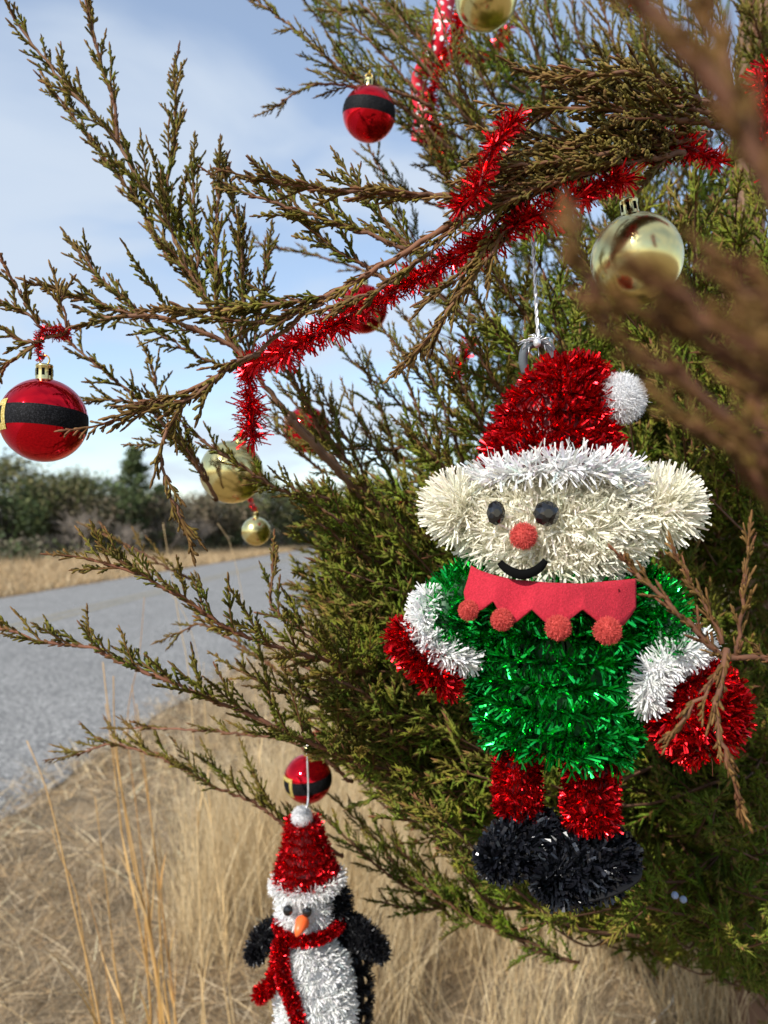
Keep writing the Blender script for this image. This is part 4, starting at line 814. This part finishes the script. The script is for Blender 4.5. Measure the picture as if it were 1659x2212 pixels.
def sausage(name, pts, rad, coremat, foil, length, per_m, width, base=(1, 1, 1), val=.2, parent=elf, jit=.03, label=None, lay=.4):
    path = catmull(np.array(pts), .003); n = len(path); rd = np.interp(np.linspace(0, 1, n), np.linspace(0, 1, len(rad)), rad); s = Geo()
    cg_ = Geo().add(*tube(path, rd * .75, 12)); T_ = tangents(path); U, W = frames(T_); m = int(per_m * np.linalg.norm(np.diff(path, axis=0), axis=1).sum()); k = rng.integers(0, n, m); a = rng.random(m) * 6.28
    dr = U[k] * np.cos(a)[:, None] + W[k] * np.sin(a)[:, None]; b = path[k] + dr * rd[k][:, None] * .7 + T_[k] * rng.normal(0, .0015, (m, 1))
    V, F, q = strips(b, norm(dr + rng.normal(0, lay, (m, 3))), length * rng.uniform(.6, 1.15, m), width * rng.uniform(.7, 1.25, m), .25)
    s.add(V, F, tint_jit(m, q, base, jit, val))
    for ee, sg3 in ((0, -1), (n - 1, 1)):      # tuft that closes each end
        m2 = int(per_m * rd[ee] * .9); dr = rand_unit(m2); dr = norm(dr * (1 + lay) + T_[ee] * sg3 * .9); V, F, q = strips(path[ee] + dr * rd[ee] * .55, dr, length * rng.uniform(.6, 1.1, m2), width * rng.uniform(.7, 1.25, m2), .25)
        s.add(V, F, tint_jit(m2, q, base, jit, val))
    return tinsel(parent, cg_, name, coremat, foil, s, label)
# torso: stacked rows of green tinsel
rows = []
for k, (y, x0, x1, tl) in enumerate([(1265, 1035, 1365, 0), (1312, 1025, 1378, -.02), (1362, 1028, 1376, -.03), (1412, 1028, 1372, -.04), (1462, 1030, 1368, -.05), (1512, 1036, 1364, -.05), (1560, 1046, 1358, -.06), (1598, 1060, 1350, -.08)]):
    rows.append((e((x0 + x1) / 2, y), ((x1 - x0) / 2 + 8) * SE, .043 - .0006 * k, tl))
ring_body('torso', rows, 'green_core', 'green_foil', .0125, 3600, .00150, val=.5, shrink=.84, lean=.20, bend=.45)
# legs and shoes
ring_body('leg', [(e(1118, y, -.002), .0122, .0125, 0) for y in (1630, 1655, 1680, 1705, 1728, 1745)], 'red_core', 'red_foil', .0068, 5200, .0012, val=.4)
ring_body('leg', [(e(1276, y, -.012), .0142, .0142, 0) for y in (1640, 1668, 1696, 1722, 1748, 1772)], 'red_core', 'red_foil', .0072, 5200, .0012, val=.4)
sausage('shoe', [e(1170, 1795, .002), e(1135, 1818, -.010), e(1095, 1842, -.020), e(1070, 1855, -.024)], [.014, .020, .018, .011], 'black_core', 'black_foil', .0085, 42000, .0019, val=.6, lay=.95)
sausage('shoe', [e(1325, 1850, -.002), e(1275, 1865, -.014), e(1230, 1885, -.024), e(1200, 1902, -.030)], [.017, .024, .021, .014], 'black_core', 'black_foil', .0090, 44000, .0019, val=.6, lay=.95)
a = np.linspace(0, 2 * math.pi, 40, endpoint=False)
solec = e(1272, 1900, -.014); V = np.stack([solec[0] + .033 * np.cos(a), solec[1] + .024 * np.sin(a), solec[2] + .009 * np.cos(a) * .9 * 1.0], -1)
g = Geo(); g.add(np.concatenate([V, V - [0, 0, .0016]]), [np.arange(40)[None], np.arange(40, 80)[::-1][None], np.stack([np.arange(40), np.arange(40) + 40, (np.arange(40) + 1) % 40 + 40, (np.arange(40) + 1) % 40], -1)]); build('sole', g, mat['black_core'], elf)
# arms, cuffs, mittens
sausage('arm', [e(1030, 1255, -.004), e(985, 1285, -.014), e(958, 1330, -.02), e(975, 1375, -.022)], [.012, .0135, .014, .012], 'green_core', 'green_foil', .0105, 28000, .0013, val=.4)
sausage('cuff', [e(925, 1290, -.020), e(912, 1330, -.028), e(915, 1370, -.031), e(945, 1402, -.032), e(985, 1420, -.030), e(1010, 1425, -.022)], [.004] * 3, 'white_core', 'white_tinsel', .0090, 20000, .0011, val=.06)
ring_body('mitten', [(e(x, y, -.022), r * SE, r * SE * .85, -.5) for x, y, r in [(893, 1372, 32), (902, 1400, 50), (916, 1428, 57), (928, 1454, 50), (940, 1476, 32)]], 'red_core', 'red_foil', .0095, 5200, .0012, val=.4)
sausage('arm', [e(1365, 1262, -.004), e(1410, 1295, -.012), e(1440, 1345, -.018), e(1432, 1400, -.022)], [.012, .0135, .0145, .013], 'green_core', 'green_foil', .0105, 28000, .0013, val=.4)
sausage('cuff', [e(1510, 1392, -.020), e(1470, 1412, -.030), e(1425, 1440, -.034), e(1402, 1475, -.033), e(1398, 1512, -.028)], [.0055] * 3, 'white_core', 'white_tinsel', .0105, 24000, .0011, val=.06)
ring_body('mitten', [(e(x, y, -.018), r * SE, r * SE * .85, .45) for x, y, r in [(1490, 1462, 46), (1494, 1490, 66), (1502, 1520, 80), (1512, 1550, 82), (1522, 1580, 70), (1530, 1606, 46)]], 'red_core', 'red_foil', .0110, 4600, .0013, val=.4)
# head and ears
rows = []
for y, hw, hd in [(1045, 168, .036), (1078, 186, .042), (1112, 202, .045), (1146, 204, .046), (1180, 184, .045), (1208, 150, .043), (1230, 115, .042), (1244, 80, .038)]:
    rows.append((e(1195, y), hw * SE, hd, .02))
ring_body('head', rows, 'cream_core', 'cream_tinsel', .0150, 2900, .00120, val=.10, jit=.03, shrink=.82, sq=.78)
blob('ear', e(990, 1100, -.012), (.0145, .016, .0165), 'cream_core', 'cream_tinsel', .0145, 1150, .00120, val=.07, bias=(-.5, 0, .3))
blob('ear', e(1425, 1096, -.012), (.0185, .018, .0180), 'cream_core', 'cream_tinsel', .0155, 1500, .00120, val=.07, bias=(.45, 0, .35))
# hat: rings following a spine that flops over to the right
rows = []
for (x, y, r, tl) in [(1245, 792, 36, -.14), (1236, 806, 62, -.12), (1224, 832, 86, -.08), (1212, 866, 107, -.04), (1202, 903, 121, 0), (1196, 940, 132, 0), (1193, 972, 141, 0), (1192, 1002, 148, 0)]:
    rows.append((e(x, y, 0), r * SE, r * SE * .82, tl))
ring_body('hat', rows, 'red_core', 'red_foil', .0105, 4200, .00130, val=.4, shrink=.84)
sausage('hat_tip', [e(1235, 805), e(1275, 815, -.004), e(1305, 838, -.008), e(1322, 858, -.010)], [.014, .012, .009, .006], 'red_core', 'red_foil', .0070, 40000, .0009, val=.3)
ring_body('hat_trim', [(e(1190, 1040, 0), 178 * SE, .047, 0.0), (e(1190, 1060, 0), 184 * SE, .051, 0.0)], 'white_core', 'white_tinsel', .0150, 3300, .00130, val=.05, jit=.06, shrink=.84, lean=.6, fwd=.22)
def pompom(name, c, r, m, n, parent=elf, wd=.00022):
    o = build(name, Geo().add(*ellipsoid(c, r * .82, 20, 14)), mat[m], parent); f = Geo(); fuzz(f, c, r, n, r * .34, wd); t = build('fuzz', f, mat[m], o, smooth=False); t['kind'] = 'stuff'; return o
pompom('hat_pompom', e(1338, 862, -.012), 53 * SE, 'white_fuzz', 7000)
def head_y(px, py, extra=.007):   # front surface of the head under a picture position
    dx = (px - 1195) / 208; dz = (py - 1135) / 125; return -.045 * math.sqrt(max(.12, 1 - .85 * dx * dx - .5 * dz * dz)) - extra
def gem(px, py, rx, rz):
    c = e(px, py, head_y(px, py, .008)); g = Geo(); ns = 8; rings = [(1.0, 0.0), (.93, .35), (.62, .72), (.34, .86)]; V = []
    for q, (rr, h) in enumerate(rings):
        for k in range(ns): an = (k + (.5 if q % 2 else 0)) * 2 * math.pi / ns; V.append(c + np.array([rx * SE * rr * math.cos(an), -h * rx * SE * .9, rz * SE * rr * math.sin(an)]))
    Tt = []
    for q in range(len(rings) - 1):
        for k in range(ns):
            a0, a1, b0, b1 = q * ns + k, q * ns + (k + 1) % ns, (q + 1) * ns + k, (q + 1) * ns + (k + 1) % ns
            Tt += ([[a0, a1, b0], [a1, b1, b0]] if q % 2 == 0 else [[a0, a1, b1], [a0, b1, b0]])
    g.add(np.array(V), [np.array(Tt), (np.arange(ns) + (len(rings) - 1) * ns)[None], np.arange(ns)[::-1][None]]); build('eye', g, mat['gem'], elf, smooth=False)
gem(1071, 1108, 19, 25); gem(1180, 1109, 26, 26)
pompom('nose', e(1131, 1158, head_y(1131, 1158, .010)), 26 * SE, 'coral_fuzz', 2200)
# mouth: felt arc
ar = [(1079, 1214), (1092, 1227), (1110, 1237), (1131, 1241), (1152, 1235), (1168, 1224), (1179, 1210)]; th = [7, 9.5, 10.5, 11, 10.5, 9.5, 7]
pa = catmull(np.array([[x, y, 0] for x, y in ar], float), 4); tn = tangents(pa); nr = np.stack([-tn[:, 1], tn[:, 0]], -1); tw = np.interp(np.linspace(0, 1, len(pa)), np.linspace(0, 1, 7), th)
g = Geo(); V = []
for dz in (0, .0014):
    for sgn in (1, -1): V.append(np.array([e(p[0] + sgn * q[0] * t_, p[1] + sgn * q[1] * t_, -.0600 + dz + .0006 * ((p[0] - 1130) / 20) ** 2) for p, q, t_ in zip(pa, nr, tw)]))
n = len(pa); i = np.arange(n - 1); F = []
for (u_, v_) in ((0, 1), (1, 3), (3, 2), (2, 0)): F.append(np.stack([u_ * n + i, v_ * n + i, v_ * n + i + 1, u_ * n + i + 1], -1))
F += [np.array([[0, n, 3 * n, 2 * n]]), np.array([[n - 1, 3 * n - 1, 4 * n - 1, 2 * n - 1]])]
g.add(np.concatenate(V), F); build('mouth', g, mat['black_felt'], elf)
# collar
def D1(cx, cy): return (829.5 + .5 * cx, 691 + .5 * cy)
bot = [D1(*q) for q in [(345, 1175), (352, 1225), (385, 1262), (425, 1252), (472, 1215), (505, 1275), (530, 1315), (572, 1305), (638, 1250), (690, 1300), (745, 1345), (790, 1305), (858, 1250), (915, 1295), (970, 1350), (1035, 1318), (1070, 1270), (1086, 1245)]]
top = [D1(*q) for q in [(378, 1062), (420, 1085), (480, 1105), (560, 1122), (700, 1136), (850, 1140), (960, 1130), (1086, 1118)]]
m = 90; bt = np.array(bot); tt = np.array(top); us = np.linspace(0, 1, m)
bx = np.interp(us, np.linspace(0, 1, 500), np.interp(np.linspace(0, 1, 500), np.linspace(0, 1, 500), np.linspace(bt[0, 0], bt[-1, 0], 500))); by = np.interp(bx, bt[:, 0], bt[:, 1])
tx = np.linspace(tt[0, 0], tt[-1, 0], m); ty = np.interp(tx, tt[:, 0], tt[:, 1]); V = []
def col_y(px, q): u_ = (px - 1190) / 235; return -.051 * math.sqrt(max(.1, 1 - u_ * u_)) - .005 - .009 * q + .0012 * math.sin(px * .045 + q * 2)
for q in np.linspace(0, 1, 7):
    for k in range(m): x = tx[k] * (1 - q) + bx[k] * q; y = ty[k] * (1 - q) + by[k] * q; V.append(e(x, y, col_y(x, q)))
i = (np.arange(6)[:, None] * m + np.arange(m - 1)[None]).reshape(-1); g = Geo().add(np.array(V), np.stack([i, i + 1, i + m + 1, i + m], -1))
collar = build('collar', g, mat['felt'], elf); md = collar.modifiers.new('thickness', 'SOLIDIFY'); md.thickness = .0014; md.offset = 0
for cx, cy, r in [(365, 1255, 49), (510, 1295, 52), (752, 1330, 58), (966, 1343, 64)]:
    px, py = D1(cx, cy); pompom('pompom', e(px, py, col_y(px, 1) - r * .4 * SE * .6), r * .40 * SE, 'coral_fuzz', 2600, collar)
# hanger: grey ring, silver bow and cord
hp = [e(1136, 805, .004), e(1130, 780, .002), e(1136, 752, 0), e(1163, 738, 0), (e(1188, 752, 0)), e(1195, 780, .002), e(1190, 805, .004)]
path = catmull(np.array(hp), .0015); V, F = tube(path, .0030, 8); V = V.copy(); build('hanging_ring', Geo().add(V, F), mat['grey_plastic'], elf)
s = Geo(); path = catmull(np.array([e(1163, 735, -.004), e(1160, 690, -.003), e(1155, 600, 0), e(1150, 490, .004)]), .002); n = len(path); t_ = np.arange(n) * .9
for ph in (0, math.pi): s.add(*tube(path + .0007 * np.stack([np.cos(t_ + ph), np.sin(t_ + ph), 0 * t_], -1), .0007, 5), C=(1, 1, 1))
cord = build('cord', s, mat['silver'], elf)
bw = Geo()
for k in range(26):
    an = rng.uniform(0, 6.28); l_ = rng.uniform(.006, .013); c0 = e(1160, 737, -.004); mid = c0 + np.array([math.cos(an) * l_ * .6, rng.normal(0, .002), abs(math.sin(an)) * l_ * .35]); end = c0 + np.array([math.cos(an) * l_, rng.normal(0, .003), math.sin(an) * l_ * .6 - .002])
    bw.add(*tube(catmull(np.array([c0, mid, end]), .0015), .00028, 4))
bw.add(*ellipsoid(e(1160, 740, -.005), (.0026, .0024, .0034), 10, 8)); o = build('bow', bw, mat['silver'], elf); o['kind'] = 'stuff'

# ------------------------------------------------------------------ penguin ornament
DP = .83; SP_ = DP / FPX
def pg(px, py, dy=0.0): return P(px, py, DP + dy)
pen = empty('penguin_ornament', pg(690, 2330), 'black and white tinsel penguin with red hat and scarf hanging over dry grass', 'ornament')
ring_body('body', [(pg(x, y, .030), r * SP_, r * SP_ * .8, 0) for x, y, r in [(722, 2020, 40), (732, 2045, 58), (735, 2080, 62), (738, 2120, 64), (735, 2160, 68), (730, 2200, 70), (725, 2245, 70), (718, 2290, 60), (710, 2320, 40)]], 'black_core', 'black_fur', .010, 5200, .0011, val=.4, parent=pen)
ring_body('belly', [(pg(x, y, -.006), r * SP_, .034, 0) for x, y, r in [(664, 2026, 34), (668, 2042, 52), (672, 2060, 64), (676, 2090, 70), (680, 2120, 75), (682, 2150, 78), (683, 2180, 78), (682, 2215, 78), (680, 2250, 74), (678, 2285, 60)]], 'white_core', 'white_tinsel', .0120, 3800, .0013, val=.05, parent=pen)
blob('head_back', pg(708, 1956, .014), (.0255, .024, .032), 'black_core', 'black_fur', .009, 2600, .0011, val=.4, parent=pen)
ring_body('face', [(pg(658, y, -.004), r * SP_, r * SP_ * .85, 0) for y, r in [(1915, 44), (1935, 52), (1955, 56), (1975, 57), (1995, 55), (2012, 48)]], 'white_core', 'white_tinsel', .0085, 5200, .0009, val=.05, parent=pen)
ring_body('hat', [(pg(x, y, .002), r * SP_, r * SP_, tl) for x, y, r, tl in [(656, 1776, 30, 0), (657, 1795, 36, 0), (658, 1815, 40, 0), (660, 1835, 46, 0), (661, 1855, 54, 0), (662, 1875, 62, 0), (663, 1893, 68, 0)]], 'red_core', 'red_foil', .0085, 5500, .0010, val=.3, parent=pen)
ring_body('hat_trim', [(pg(664, 1900, 0), 74 * SP_, 70 * SP_, .10), (pg(664, 1908, 0), 74 * SP_, 70 * SP_, .10)], 'white_core', 'white_tinsel', .010, 4200, .0010, val=.06, parent=pen)
pompom('hat_pompom', pg(652, 1764, -.006), 22 * SP_, 'white_fuzz', 2500, pen, .0003)
for px, py in ((622, 1967), (663, 1970)): build('eye', Geo().add(*ellipsoid(pg(px, py, -.036), (.0052, .004, .0056), 14, 10)), mat['gem'], pen)
V, F = tube(catmull(np.array([pg(655, 1990, -.034), pg(648, 2003, -.046), pg(641, 2020, -.050)]), .002), [.0065] * 1 + [.0065] * 0 or .006, 12); 
path = catmull(np.array([pg(655, 1988, -.030), pg(652, 1995, -.040), pg(646, 2008, -.047), pg(640, 2023, -.049)]), .002); V, F = tube(path, np.interp(np.linspace(0, 1, len(path)), [0, .35, .8, 1], [.005, .0075, .0045, .0012]), 14); build('beak', Geo().add(V, F), mat['orange_plastic'], pen)
sausage('wing', [pg(612, 2005, .012), pg(585, 2015, .004), pg(560, 2040, -.002), pg(550, 2065, -.004)], [.011, .013, .011, .006], 'black_core', 'black_fur', .0085, 42000, .0011, val=.4, parent=pen)
sausage('wing', [pg(735, 2005, .014), pg(770, 2015, .004), pg(800, 2035, -.002), pg(822, 2058, -.004)], [.016, .017, .013, .007], 'black_core', 'black_fur', .0085, 46000, .0011, val=.4, parent=pen)
sausage('scarf', [pg(738, 1982, .012), pg(726, 2006, -.012), pg(695, 2026, -.030), pg(655, 2034, -.036), pg(618, 2026, -.030), pg(600, 1998, -.012)], [.0034] * 3, 'red_core', 'red_foil', .0050, 34000, .0012, val=.3, parent=pen)
sausage('scarf_tail', [pg(608, 2035, -.038), pg(606, 2070, -.042), pg(614, 2120, -.044), pg(632, 2165, -.044), pg(648, 2215, -.042)], [.0048] * 3, 'red_core', 'red_foil', .0060, 34000, .0012, val=.3, parent=pen)
sausage('scarf_tail', [pg(605, 2045, -.030), pg(600, 2080, -.030), pg(592, 2115, -.030), pg(575, 2138, -.030), pg(560, 2150, -.030)], [.005] * 3, 'red_core', 'red_foil', .007, 26000, .0012, val=.3, parent=pen)
path = catmull(np.array([pg(652, 1755, -.006), pg(664, 1740, -.004), pg(666, 1700), pg(664, 1640), pg(665, 1588, .01)]), .004)
build('cord', Geo().add(*tube(path, .0011, 6)), mat['silver'], pen)
